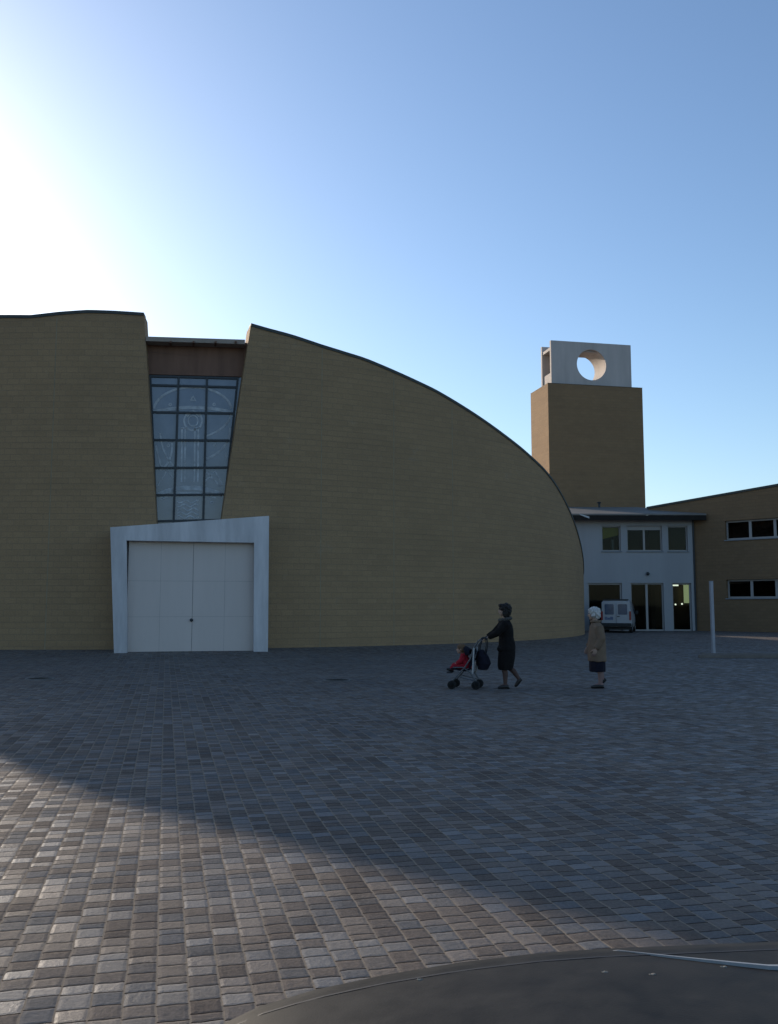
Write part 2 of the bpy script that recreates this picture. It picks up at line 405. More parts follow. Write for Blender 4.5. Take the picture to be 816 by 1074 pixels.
# ------------------------------------------------------------------ church
church = thing('church', 'drum-shaped ochre brick church with sloping roof edge, tall tapered window and white portal', 'church', (C.x, C.y, 0))
CO = Vector((C.x, C.y, 0))
def on_drum(px, py, R=RC):
    d = ray(px, py); hx, hy = d.x, d.y
    a = hx * hx + hy * hy; bq = -2 * (hx * C.x + hy * C.y); cq = C.x ** 2 + C.y ** 2 - R * R
    disc = max(0.0, bq * bq - 4 * a * cq)
    t = (-bq - math.sqrt(disc)) / (2 * a)
    p = EYEV + d * t
    return math.degrees(math.atan2(p.x - C.x, -(p.y - C.y))), p.z
right_px = [(263.2, 340), (280, 344.9), (305, 351.5), (338, 362.5), (360, 369.3), (382.4, 376.2), (406, 386), (430, 396.7), (456.8, 409.4), (475, 420), (493.5, 431.5),
            (512, 444), (530, 457.2), (545, 468.8), (557, 479.3), (570, 491.6), (580, 504), (589.2, 519.2), (599.4, 540.7), (606.6, 562.2), (610.5, 580)]
left_px = [(33, 331.5), (63, 328), (93, 326), (120, 327), (151, 329)]
RT = [on_drum(*p) for p in right_px]; LT = [on_drum(*p) for p in left_px]
TH_T = RT[-1][0]
prof = RT + [(TH_T + 6, RT[-1][1] - 0.9), (TH_T + 25, 2.6), (180, 2.6), (250, 4.0), (285, 10.0), (300, 11.9), (305, 11.9), (310, 11.67), (315, 11.58), (320, 11.50), (325, 11.75), (330, 11.9), (345, 11.5)] + [(a + 360, z) for a, z in LT]  # unseen left rim heights shaped so their shadow edge crosses the plaza
def ztop(th):
    if th <= prof[0][0]: return prof[0][1]
    for (a, za), (b_, zb) in zip(prof, prof[1:]):
        if a <= th <= b_: return za + (zb - za) * (th - a) / (b_ - a + 1e-9)
    return prof[-1][1]
def drum(th, z, r=RC): return Vector((r * math.sin(R_(th)), -r * math.cos(R_(th)), z))    # local to the church
R1, z1 = on_drum(263.2, 340); R0b, zb = on_drum(232, 547)
L1, zl = on_drum(151, 329); L0b, zlb = on_drum(164, 547)
R0 = R0b - (R1 - R0b) / (z1 - zb) * zb; L0 = L0b - (L1 - L0b) / (zl - zlb) * zlb
NC, NV = 420, 10
bm = bmesh.new(); uv = bm.loops.layers.uv.verify()
def s_of(i): 
    return i / NC
grid = []
for i in range(NC + 1):
    s = s_of(i)
    t0 = R0 + (L0 + 360 - R0) * s; t1 = R1 + (L1 + 360 - R1) * s
    zt = ztop(t1)
    grid.append([(t0 + (t1 - t0) * j / NV, zt * j / NV) for j in range(NV + 1)])
V = [[bm.verts.new(drum(*q)) for q in c] for c in grid]
for i in range(NC):
    for j in range(NV):
        f = bm.faces.new((V[i][j], V[i + 1][j], V[i + 1][j + 1], V[i][j + 1]))
        for l, (a, b_) in zip(f.loops, ((i, j), (i + 1, j), (i + 1, j + 1), (i, j + 1))):
            th, z = grid[a][b_]; l[uv].uv = (R_(th) * RC, z)
for i, sg in ((0, 1), (NC, -1)):      # the thick reveals of the slot
    inn = [bm.verts.new(drum(th + sg * 0.0, z, RC - 1.0)) for th, z in grid[i]]
    for j in range(NV):
        f = bm.faces.new((V[i][j], V[i][j + 1], inn[j + 1], inn[j]))
        for l, q in zip(f.loops, ((0, j), (0, j + 1), (1, j + 1), (1, j))): l[uv].uv = (q[0], grid[i][q[1]][1])
# inner skin of the parapet so the wall has thickness
inn = [bm.verts.new(drum(grid[i][NV][0], grid[i][NV][1], RC - 0.45)) for i in range(NC + 1)]
low = [bm.verts.new(drum(grid[i][NV][0], max(0.4, grid[i][NV][1] - 1.6), RC - 0.45)) for i in range(NC + 1)]
for i in range(NC):
    for A, B in ((None, inn), (inn, low)):
        a0, a1 = (V[i][NV], V[i + 1][NV]) if A is None else (A[i], A[i + 1])
        f = bm.faces.new((a0, a1, B[i + 1], B[i]))
        for l in f.loops: l[uv].uv = (l.vert.co.x, l.vert.co.y)
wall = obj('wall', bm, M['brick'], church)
smooth_by_angle(wall, 40)
# coping on the edge
bm = bmesh.new()
rings = []
for i in range(NC + 1):
    th, z = grid[i][NV]
    ro, ri = RC + 0.035, RC - 0.5
    rings.append([drum(th, z - 0.075, ro), drum(th, z + 0.03, ro), drum(th, z + 0.045, ri), drum(th, z + 0.003, ri), drum(th, z + 0.003, RC + 0.012), drum(th, z - 0.075, RC + 0.012)])
loft(bm, rings)
obj('coping', bm, M['zinc'], church)
# roof, behind the parapet
bm = bmesh.new()
cen = bm.verts.new((0, 0, 4.0))
rv = [bm.verts.new(drum(grid[i][NV][0], max(0.6, grid[i][NV][1] - 1.2), RC - 0.46)) for i in range(0, NC + 1, 4)]
for i in range(len(rv)): bm.faces.new((rv[i], rv[(i + 1) % len(rv)], cen))
obj('roof', bm, M['roof'], church)
# expansion joints
M['joint'] = noisy('joint_sealant', (0.25, 0.205, 0.135), 0.2, 3.0, 0.8, 0.2)
for px, py in ((338, 362.5), (413, 389), (474, 419.5), (60, 328.5)):
    bm = bmesh.new()
    th, z = on_drum(px, py); dth = math.degrees(0.014 / RC)
    loft(bm, [[drum(th - dth, 0, RC - 0.01), drum(th + dth, 0, RC - 0.01), drum(th + dth, 0, RC + 0.004), drum(th - dth, 0, RC + 0.004)],
              [drum(th - dth, z - 0.14, RC - 0.01), drum(th + dth, z - 0.14, RC - 0.01), drum(th + dth, z - 0.14, RC + 0.004), drum(th - dth, z - 0.14, RC + 0.004)]])
    obj('expansion_joint', bm, M['joint'], church)

# slot frame of reference
THS = R_(12.16)
n_s = Vector((math.sin(THS), -math.cos(THS), 0)); t_s = Vector((math.cos(THS), math.sin(THS), 0)); UPV = Vector((0, 0, 1))
def slot_pt(px, py, r):      # on the vertical plane r metres from the drum's axis, local to the church
    return on_plane(px, py, C + n_s * r, n_s) - CO
rg = RC - 0.62
# opaque wall behind the slot: board on top, glass below
def ext(p, k): return p + t_s * k
bm = bmesh.new()
pts = [ext(slot_pt(153, 357, rg), -0.4), ext(slot_pt(262, 360, rg), 0.4), ext(slot_pt(249, 395.2, rg), 0.35), ext(slot_pt(156, 393.4, rg), -0.4)]
prism(bm, [p + n_s * 0.08 for p in pts], -n_s * 0.3)
obj('fascia_board', bm, M['timber'], church)
bm = bmesh.new()
zs = slot_pt(200, 353.0, RC)[2]
pl = slot_pt(153, 352.8, RC - 0.03); pr = slot_pt(257.0, 356.2, RC - 0.03)
th_ = 0.16
prism(bm, [pl, pr, pr - UPV * th_, pl - UPV * th_], -n_s * 1.6)
bevel(bm, 0.015, 1)
obj('eave_slab', bm, M['eave'], church)
for k in (179, 203, 226, 247):
    bm = bmesh.new(); p = slot_pt(k, 360.5, RC - 0.2); box(bm, p, (0.07, 0.5, 0.06), THS)
    obj('bracket', bm, M['timber'], church)

bm = bmesh.new()
pts = [ext(slot_pt(156, 393.4, rg), -0.35), ext(slot_pt(249, 395.2, rg), 0.35), ext(slot_pt(231, 560, rg), 0.3), ext(slot_pt(165, 560, rg), -0.3)]
prism(bm, pts, -n_s * 0.03)
window = obj('window', bm, M['church_glass'], church)
def bar(bm, a, b, w, r, depth, upn=n_s):
    a = slot_pt(a[0], a[1], r); b = slot_pt(b[0], b[1], r)
    d = (b - a).normalized(); q = d.cross(upn).normalized() * w / 2
    prism(bm, [a - q, a + q, b + q, b - q], -upn * depth)
bm = bmesh.new()
# verticals
for (a, b_) in (((157.5, 394), (164.3, 552)), ((187.5, 394), (181.8, 552)), ((217.2, 395), (213, 552)), ((249.6, 396), (232.8, 552))):
    bar(bm, a, b_, 0.075, rg + 0.07, 0.12)
# horizontals, a hair behind the verticals' face
for (a, b_) in (((156, 394.2), (249, 396.6)), ((156, 403.6), (248, 406.0)), ((157, 432.0), (245, 433.4)), ((159, 461.2), (241, 461.9)), ((160, 490.6), (239, 490.2)), ((162, 519.2), (236, 518.4)), ((163, 546.6), (233, 545.2))):
    bar(bm, a, b_, 0.07, rg + 0.065, 0.11)
obj('window_frame', bm, M['dark_metal'], window)
# pale line drawing on the glass
bm = bmesh.new()
def zz(x, y): return (140 + x / 4.669, 330 + y / 4.669)
def poly(pts, w):
    P = [slot_pt(*zz(*p), rg + 0.012) for p in pts]
    L_, R2 = [], []
    for i, p in enumerate(P):
        d = (P[min(i + 1, len(P) - 1)] - P[max(i - 1, 0)]).normalized(); q = d.cross(n_s) * w * 0.65
        L_.append(p - q); R2.append(p + q)
    for i in range(len(P) - 1):
        v = [bm.verts.new(x) for x in (L_[i], R2[i], R2[i + 1], L_[i + 1])]; bm.faces.new(v)
        v2 = [bm.verts.new(x - n_s * 0.008) for x in (L_[i], R2[i], R2[i + 1], L_[i + 1])]
        bm.faces.new(v2[::-1])
def arc(cx, cy, rx, ry, a0, a1, w, n=22):
    poly([(cx + rx * math.cos(R_(a0 + (a1 - a0) * i / n)), cy - ry * math.sin(R_(a0 + (a1 - a0) * i / n))) for i in range(n + 1)], w)
arc(290, 470, 190, 115, 5, 175, 0.06)
arc(288, 640, 400, 185, 62, 118, 0.09)
arc(292, 520, 44, 46, 0, 360, 0.05); arc(292, 520, 24, 26, 0, 360, 0.035)
poly([(262, 500), (292, 470), (322, 500)], 0.04); poly([(280, 418), (293, 400), (304, 420), (280, 418)], 0.045)
for x in (238, 254, 301, 318): poly([(x, 555), (x - 3, 820)], 0.045)
poly([(232, 556), (262, 556)], 0.05); poly([(296, 556), (324, 556)], 0.05)
arc(275, 960, 215, 112, 42, 138, 0.12)
arc(275, 985, 200, 112, 50, 130, 0.05)
arc(250, 470, 230, 140, -64, -4, 0.05); arc(255, 560, 220, 165, -66, 2, 0.06)
arc(300, 560, 170, 230, 185, 240, 0.045); arc(100, 640, 90, 130, -70, 5, 0.05)
arc(560, 640, 110, 190, 190, 240, 0.05)
poly([(346, 822), (400, 765), (436, 836)], 0.05); poly([(358, 770), (425, 840)], 0.05)
poly([(118, 838), (165, 765), (196, 800)], 0.045); poly([(110, 640), (132, 735), (170, 770)], 0.04)
for k in range(5):
    y0 = 915 + 19 * k
    poly([(215 + 8 * i, y0 + 7 * math.sin(i * 0.9 + k)) for i in range(14)], 0.035)
for q in ((395, 440), (180, 440), (170, 640), (400, 640), (140, 900), (385, 920)):
    arc(q[0], q[1], 6, 6, 0, 360, 0.03, 8)
obj('glass_pattern', bm, M['etch'], window)

# portal
rp = RC + 1.05
def portal_pt(px, py, r=rp): return slot_pt(px, py, r)
def flat(p, z): return Vector((p[0], p[1], z))
oBL, oTL, oTR, oBR = portal_pt(119.6, 686), portal_pt(115.6, 553), portal_pt(282.2, 541), portal_pt(281, 686)
iBL, iTL, iTR, iBR = portal_pt(133.6, 685), portal_pt(132.6, 566.8), portal_pt(266.6, 569.2), portal_pt(266, 685)
bm = bmesh.new()
prism(bm, [flat(oBL, 0), oTL, oTR, flat(oBR, 0), flat(iBR, 0), iTR, iTL, flat(iBL, 0)], -n_s * 1.55)
bevel(bm, 0.02, 2)
obj('portal_frame', bm, M['portal'], church)
bm = bmesh.new()    # wall that closes the slot behind the portal
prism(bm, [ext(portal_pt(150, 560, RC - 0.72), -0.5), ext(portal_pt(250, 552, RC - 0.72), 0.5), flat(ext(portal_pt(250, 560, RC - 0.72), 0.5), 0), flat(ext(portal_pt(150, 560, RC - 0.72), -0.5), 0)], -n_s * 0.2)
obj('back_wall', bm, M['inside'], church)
rd = rp - 0.32
def d_pt(px, py): return slot_pt(px, py, rd)
A_ = d_pt(132.0, 684.5); B_ = d_pt(267.6, 684.5)
wid = (B_ - A_).dot(t_s); top = d_pt(200, 566)[2]
for side in (0, 1):
    x0 = 0 if side == 0 else wid / 2 + 0.003; x1 = wid / 2 - 0.003 if side == 0 else wid
    bm = bmesh.new()
    def quadbox(u0, u1, z0, z1, w0, w1):
        a = flat(A_, 0) + t_s * u0; b_ = flat(A_, 0) + t_s * u1
        prism(bm, [a + UPV * z0 + n_s * w1, b_ + UPV * z0 + n_s * w1, b_ + UPV * z1 + n_s * w1, a + UPV * z1 + n_s * w1], -n_s * (w1 - w0))
    z_rows = [0.02, d_pt(200, 646.8)[2], d_pt(200, 609.5)[2], top]
    for r in range(3):
        for c_ in range(2):
            u0 = x0 + (x1 - x0) * c_ / 2; u1 = x0 + (x1 - x0) * (c_ + 1) / 2
            quadbox(u0 + 0.005, u1 - 0.005, z_rows[r] + 0.005, z_rows[r + 1] - 0.005, -0.02, 0.014)
    bevel(bm, 0.008, 1)
    leaf = obj('door_leaf', bm, M['door'], church)
    bm = bmesh.new()
    quadbox(x0, x1, 0.0, top, -0.09, 0.010)
    obj('door_backing', bm, M['groove'], leaf)
    if side == 0:
        bm = bmesh.new()
        h = d_pt(200.8, 650.3); lathe(bm, [(0, 0.001), (0, 0.05), (0.02, 0.055), (0.06, 0.03), (0.09, 0.035), (0.10, 0.001)], 'Y', 14)
        bmesh.ops.transform(bm, matrix=Matrix.Translation(h + n_s * 0.022) @ Matrix.Rotation(THS + PI, 4, 'Z'), verts=bm.verts[:])
        obj('handle', bm, M['dark_metal'], leaf)

# ------------------------------------------------------------------ bell tower
TA = R_(12)
p0 = at_Y(574.6, 401.8, 62.0)      # top of the near corner
tower = thing('bell_tower', 'square ochre brick bell tower topped by a concrete slab belfry with round opening', 'tower', (p0.x, p0.y, 0), TA)
TW, TD, TZ = 7.0, 3.3, p0.z
bm = bmesh.new(); box2(bm, (0, 0, 0), (TW, TD, TZ)); uvbox(bm)
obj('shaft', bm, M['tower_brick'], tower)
bm = bmesh.new()
for a, b_ in (((-0.012, -0.012, TZ), (TW + 0.012, 0.25, TZ + 0.025)), ((-0.012, TD - 0.25, TZ), (TW + 0.012, TD + 0.012, TZ + 0.025)), ((-0.012, 0.252, TZ), (0.25, TD - 0.252, TZ + 0.023)), ((TW - 0.25, 0.252, TZ), (TW + 0.012, TD - 0.252, TZ + 0.023))): box2(bm, a, b_)
obj('coping', bm, M['zinc'], tower)
# belfry: two slabs with a round hole, joined by a tube, a base and a top beam
HB = 3.15; bx0, bx1 = 0.44, 6.42; by0, by1 = 0.42, 2.32; ts = 0.22
hc = (bx0 + 2.99, TZ + 1.57); hr = 1.09
def holed_slab(name, y0, y1):
    bm = bmesh.new(); N = 64
    def ring(y):
        inner, outer = [], []
        z0, z1 = TZ + 0.0, TZ + HB
        for k in range(N):
            t = 2 * PI * k / N; c, s = math.cos(t), math.sin(t)
            inner.append(Vector((hc[0] + hr * c, y, hc[1] + hr * s)))
            sc = min((bx1 - hc[0]) / c if c > 1e-6 else 1e9, (bx0 - hc[0]) / c if c < -1e-6 else 1e9,
                     (z1 - hc[1]) / s if s > 1e-6 else 1e9, (z0 - hc[1]) / s if s < -1e-6 else 1e9)
            outer.append(Vector((hc[0] + sc * c, y, hc[1] + sc * s)))
        for cx, cz in ((bx0, z0), (bx1, z0), (bx0, z1), (bx1, z1)):   # snap nearest samples to the corners
            k = min(range(N), key=lambda q: (outer[q] - Vector((cx, y, cz))).length); outer[k] = Vector((cx, y, cz))
        return inner, outer
    i0, o0 = ring(y0); i1, o1 = ring(y1)
    loft(bm, [i0, o0, o1, i1, i0], caps=False)
    bmesh.ops.remove_doubles(bm, verts=bm.verts[:], dist=1e-5)
    return obj(name, bm, M['concrete'], tower)
holed_slab('belfry_slab', by0, by0 + ts); holed_slab('belfry_slab', by1 - ts, by1)
bm = bmesh.new(); N = 64
def cyl(y, r): return [Vector((hc[0] + r * math.cos(2 * PI * k / N), y, hc[1] + r * math.sin(2 * PI * k / N))) for k in range(N)]
loft(bm, [cyl(by0 + ts + .002, hr), cyl(by0 + ts + .002, hr + 0.15), cyl(by1 - ts - .002, hr + 0.15), cyl(by1 - ts - .002, hr), cyl(by0 + ts + .002, hr)], caps=False)
smooth_by_angle(obj('belfry_tube', bm, M['concrete'], tower), 30)
bm = bmesh.new()
box2(bm, (bx0 + 0.12, by0 + ts + 0.003, TZ), (bx1 - 0.12, by1 - ts - 0.003, TZ + 0.95 - 0.8))
box2(bm, (bx0 + 0.10, by0 + ts + 0.003, TZ + 0.15), (bx0 + 0.5, by1 - ts - 0.003, TZ + 0.95))
obj('belfry_base', bm, M['concrete'], tower)
bm = bmesh.new(); box2(bm, (bx0 + 0.05, by0 + ts + 0.003, TZ + HB - 0.62), (bx1 - 0.05, by1 - ts - 0.003, TZ + HB - 0.42))
obj('belfry_beam', bm, M['concrete'], tower)

# ------------------------------------------------------------------ white link building
LY = 57.0
lx0, lx1 = 9.4, 18.85
link_b = thing('white_building', 'white two-storey link building with glazed ground floor beside the brick drum', 'building', (0, LY, 0))
def X(px, py=600): return at_Y(px, py, LY).x
def Z(py, px=670): return at_Y(px, py, LY).z
def wall_holes(x0, x1, z0, z1, holes, t):
    xs = sorted({x0, x1, *[v for h in holes for v in h[:2]]}); zs = sorted({z0, z1, *[v for h in holes for v in h[2:]]})
    solid = {}
    for i in range(len(xs) - 1):
        for j in range(len(zs) - 1):
            cx, cz = (xs[i] + xs[i + 1]) / 2, (zs[j] + zs[j + 1]) / 2
            solid[i, j] = not any(h[0] < cx < h[1] and h[2] < cz < h[3] for h in holes)
    bm = bmesh.new(); vd = {}
    def v(x, y, z):
        k = (round(x, 5), round(y, 5), round(z, 5))
        if k not in vd: vd[k] = bm.verts.new(k)
        return vd[k]
    for (i, j), s in solid.items():
        if not s: continue
        a, b_, c, d = xs[i], xs[i + 1], zs[j], zs[j + 1]
        bm.faces.new((v(a, 0, c), v(b_, 0, c), v(b_, 0, d), v(a, 0, d)))
        bm.faces.new((v(a, t, c), v(a, t, d), v(b_, t, d), v(b_, t, c)))
        for (di, dj), q in (((-1, 0), ((a, 0, c), (a, 0, d), (a, t, d), (a, t, c))), ((1, 0), ((b_, 0, c), (b_, t, c), (b_, t, d), (b_, 0, d))),
                            ((0, -1), ((a, 0, c), (a, t, c), (b_, t, c), (b_, 0, c))), ((0, 1), ((a, 0, d), (b_, 0, d), (b_, t, d), (a, t, d)))):
            if not solid.get((i + di, j + dj), False): bm.faces.new([v(*p) for p in q])
    return bm
gl0, gl1 = Z(658), Z(611.5)
eave = Z(545)
up = [(X(632), X(652), Z(578), Z(551.5)), (X(658.5), X(695.5), Z(578), Z(551.5)), (X(701.5), X(722.5), Z(578), Z(551.5))]
dn = [(X(616), X(652), 0.0, gl1), (X(661), X(695.5), 0.0, gl1), (X(704.5), X(724.5), 0.0, gl1)]
obj('wall', wall_holes(lx0, lx1, 0.0, eave + 0.1, up + dn, 0.30), M['white_wall'], link_b)
# interior box so the panes look into rooms
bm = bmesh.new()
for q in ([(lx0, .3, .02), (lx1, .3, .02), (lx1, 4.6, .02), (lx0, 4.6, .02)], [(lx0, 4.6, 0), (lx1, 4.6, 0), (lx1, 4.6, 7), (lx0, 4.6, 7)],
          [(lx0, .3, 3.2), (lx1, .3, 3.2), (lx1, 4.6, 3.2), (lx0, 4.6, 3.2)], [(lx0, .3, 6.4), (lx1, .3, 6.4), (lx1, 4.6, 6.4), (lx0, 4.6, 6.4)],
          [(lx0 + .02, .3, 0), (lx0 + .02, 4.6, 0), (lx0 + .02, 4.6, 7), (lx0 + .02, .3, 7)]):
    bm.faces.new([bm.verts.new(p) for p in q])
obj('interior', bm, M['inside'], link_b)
def window_unit(parent, x0, x1, z0, z1, y, cols, fw=0.07, name='window', rail=None, sill=True, head=0.0):
    """glass is the window, its frame and sill are sub-parts"""
    bm = bmesh.new(); box2(bm, (x0 + .02, y + .03, z0 + .02), (x1 - .02, y + .045, z1 - .02))
    w = obj(name, bm, M['glass'], parent)
    bm = bmesh.new(); e = 0.003
    box2(bm, (x0 + e, y, z0 + e), (x0 + fw, y + .08, z1 - e)); box2(bm, (x1 - fw, y, z0 + e), (x1 - e, y + .08, z1 - e))
    box2(bm, (x0 + fw, y + .002, z1 - fw - head), (x1 - fw, y + .078, z1 - e)); box2(bm, (x0 + fw, y + .002, z0 + e), (x1 - fw, y + .078, z0 + fw))
    for k in range(1, cols):
        xm = x0 + (x1 - x0) * k / cols; box2(bm, (xm - fw * .8, y + .004, z0 + fw), (xm + fw * .8, y + .076, z1 - fw - head))
    if rail: box2(bm, (x0 + fw, y + .006, rail - .03), (x1 - fw, y + .074, rail + .03))
    obj('frame', bm, M['white_frame'], w)
    if sill:
        bm = bmesh.new(); box2(bm, (x0 - .06, -0.07, z0 - .06), (x1 + .06, y + .03, z0 - .004)); bevel(bm, .008, 1)
        obj('sill', bm, M['grey_sill'], w)
    return w
for k, (a, b_, c, d) in enumerate(up): window_unit(link_b, a, b_, c, d, 0.14, (1, 2, 1)[k], 0.075, head=(0.0, 0.18, 0.0)[k])
window_unit(link_b, *dn[0], 0.14, 1, 0.10, 'shop_window', sill=False)
window_unit(link_b, *dn[1], 0.14, 2, 0.085, 'glass_door', sill=False)
window_unit(link_b, *dn[2], 0.14, 1, 0.085, 'glass_door', sill=False)
bm = bmesh.new(); a = up[0]
prism(bm, [(a[0] + .05, .30, a[3]), (a[1] - .05, .30, a[3]), (a[1] - .05, .30, a[3] - .55), (a[0] + .05, .30, a[3] - .82)], (0, .03, 0))
obj('gold_reflection', bm, M['gold_reflection'], link_b)  # yellow panel added for the golden wall reflected in this window
bm = bmesh.new(); box2(bm, (X(644.5) , .55, a[2]), (X(646.8), .62, a[2] + .75))
obj('inner_post', bm, M['white_frame'], link_b)
def IN(px, py, d): p = at_Y(px, py, LY + d); return p.x, p.z
(xa, za), (xb, zb_) = IN(717.6, 632.5, 3.9), IN(724.0, 613.4, 3.9)
bm = bmesh.new(); box2(bm, (xa, 3.9, za), (xb, 3.96, zb_))
bd = obj('back_window', bm, M['lit_glass'], link_b)
(xa, za), (xb, zb_) = IN(705.6, 614.6, 2.0), IN(711.5, 613.2, 2.0)
bm = bmesh.new(); box2(bm, (xa, 2.0, za), (xb, 2.1, zb_)); obj('lamp_tube', bm, M['lamp'], link_b)
for px, py in ((708.5, 634), (715.3, 633.4)):
    xa, za = IN(px, py, 2.4)
    bm = bmesh.new(); ball(bm, (xa, 2.4, za), (.055, .055, .055)); obj('lamp_globe', bm, M['lamp'], link_b)
bm = bmesh.new()
ball(bm, (X(679), -0.12, Z(602)), (.10, .14, .10)); box2(bm, (X(679) - .05, -0.12, Z(602) - .05), (X(679) + .05, 0.0, Z(602) + .12))
obj('wall_lamp', bm, M['dark_metal'], link_b)
# roof: one slope up and back to the tower
rz0 = Z(541.5) ; back = 4.75; rz1 = at_Y(650, 533.2, LY + back).z
ov = -0.75
bm = bmesh.new()
prism(bm, [(lx0 - .6, ov, rz0), (lx1 + .55, ov, rz0), (16.6, back, rz1), (lx0 - .6, back, rz1)], (0, 0, 0.09))
obj('roof', bm, M['roof'], link_b)
bm = bmesh.new()
box2(bm, (lx0 - .58, ov + .01, rz0 - .30), (lx1 + .53, ov + .14, rz0 - .003)); obj('fascia_board', bm, M['fascia'], link_b)
bm = bmesh.new()
prism(bm, [(lx0 - .5, ov + .15, rz0 - .26), (lx1 + .02, ov + .15, rz0 - .26), (lx1 + .02, .5, rz0 - .05), (lx0 - .5, .5, rz0 - .05)], (0, 0, 0.04)); obj('soffit', bm, M['fascia'], link_b)
bm = bmesh.new(); p = at_Y(607, 540.0, LY + ov); q = at_Y(618, 543.5, LY + ov)
prism(bm, [(p.x, ov - .03, p.z + .08), (q.x, ov - .03, q.z + .1), (q.x, ov - .03, q.z - .02), (p.x + .1, ov - .03, p.z - .02)], (0, .035, 0)); obj('sunlit_sliver', bm, M['alu'], link_b)  # pale piece added to stand for the sunlit sliver at the roof end
bm = bmesh.new(); vx = at_Y(628.5, 531, LY + 4.3).x; tube(bm, [(vx, 4.3, rz1 - .1), (vx, 4.3, rz1 + .28)], .07, 10); ball(bm, (vx, 4.3, rz1 + .33), (.14, .14, .07)); obj('roof_vent', bm, M['dark_metal'], link_b)

# ------------------------------------------------------------------ brick wing on the right (turns towards the camera)
wa = R_(-45)
wo = Vector((18.95, 56.95, 0))
wing = thing('brick_wing', 'low ochre brick wing with strip windows and rising roofline at right', 'building', wo, wa)
# local x runs along the facade towards the viewer's right and nearer; local +y is into the building
WL0, WL1 = -3.2, 14.0
def roofz(x): return 8.02 + 0.085 * x
def wing_pt(px, py):
    nrm = Vector((math.sin(wa), -math.cos(wa), 0)); p = on_plane(px, py, wo, nrm) - wo
    return p.x * math.cos(wa) + p.y * math.sin(wa), p.z
a0, zt0 = wing_pt(760, 546.5); _, zb0 = wing_pt(760, 566.5)
b0, zt1 = wing_pt(761.5, 608); _, zb1 = wing_pt(761.5, 627.5)
wl = 4.4
holes = [(a0, a0 + wl, zb0, zt0), (b0, b0 + wl, zb1, zt1), (a0 + 6.2, a0 + 6.2 + wl, zb0, zt0), (b0 + 6.2, b0 + 6.2 + wl, zb1, zt1)]
bm = wall_holes(WL0, WL1, 0, 10, holes + [(-2.9, -0.55, 0.02, 3.15)], 0.35)     # a doorway joins the two buildings inside
for v in bm.verts:
    if v.co.z > 9.9: v.co.z = roofz(v.co.x)
bmesh.ops.recalc_face_normals(bm, faces=bm.faces[:]); uvbox(bm)
obj('wall', bm, M['wing_brick_shaded'], wing)
bm = bmesh.new()     # end and back walls
prism(bm, [(WL0, .352, 0), (WL0, 9, 0), (WL0, 9, roofz(WL0) - .003), (WL0, .352, roofz(WL0) - .003)], (0.3, 0, 0))
prism(bm, [(WL1 - .3, .352, 0), (WL1 - .3, 9, 0), (WL1 - .3, 9, roofz(WL1 - .3) - .003), (WL1 - .3, .352, roofz(WL1 - .3) - .003)], (0.3, 0, 0.0))
prism(bm, [(WL0 + .3, 8.7, 0), (WL1 - .3, 8.7, 0), (WL1 - .3, 8.7, roofz(WL1 - .3) - .003), (WL0 + .3, 8.7, roofz(WL0 + .3) - .003)], (0, 0.3, 0))
bmesh.ops.recalc_face_normals(bm, faces=bm.faces[:]); uvbox(bm)
obj('side_wall', bm, M['wing_brick_shaded'], wing)
bm = bmesh.new()
prism(bm, [(WL0 - .1, -.06, roofz(WL0 - .1)), (WL1 + .1, -.06, roofz(WL1 + .1)), (WL1 + .1, 9.1, roofz(WL1 + .1)), (WL0 - .1, 9.1, roofz(WL0 - .1))], (0, 0, .13))
obj('roof', bm, M['zinc'], wing)
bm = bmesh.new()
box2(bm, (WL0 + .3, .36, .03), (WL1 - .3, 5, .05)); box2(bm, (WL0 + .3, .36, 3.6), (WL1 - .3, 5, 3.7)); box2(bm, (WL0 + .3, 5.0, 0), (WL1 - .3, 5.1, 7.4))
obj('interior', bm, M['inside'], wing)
for k, h in enumerate(holes): window_unit(wing, h[0], h[1], h[2], h[3], 0.20, 3, 0.10)
bm = bmesh.new(); tube(bm, [(-0.12 , -.10, 0.02), (-0.12, -.10, 7.0)], .05, 10); obj('downpipe', bm, M['dark_metal'], wing)

# ------------------------------------------------------------------ square things: manhole covers, post, planting bed
def manhole(px, py, r, label):
    p = on_ground(px, py, .004)
    t = thing('manhole_cover', label, 'manhole cover', (p.x, p.y, 0.004), 0, 'manhole covers set in the paving')
    bm = bmesh.new(); lathe(bm, [(0.002, r * .8), (0.002, r), (0.014, r), (0.014, r * .86), (0.006, r * .85), (0.002, r * .8)], 'Z', 32)
    obj('rim', bm, M['asphalt_kerb'], t)
    bm = bmesh.new(); lathe(bm, [(0.001, 0.001), (0.001, r * .83), (0.010, r * .83), (0.010, 0.001)], 'Z', 32)
    for i in range(-3, 4):
        for j in range(-3, 4):
            if math.hypot(i, j) < 3.3: box(bm, (i * r * .22, j * r * .22, .0115), (r * .13, r * .13, .007), 0.78)
    obj('lid', bm, M['iron'], t)
manhole(353.5, 713.6, 0.30, 'round iron cover in the paving, between portal and pushchair')
manhole(42, 712.0, 0.30, 'round iron cover in the paving at far left of the plaza')

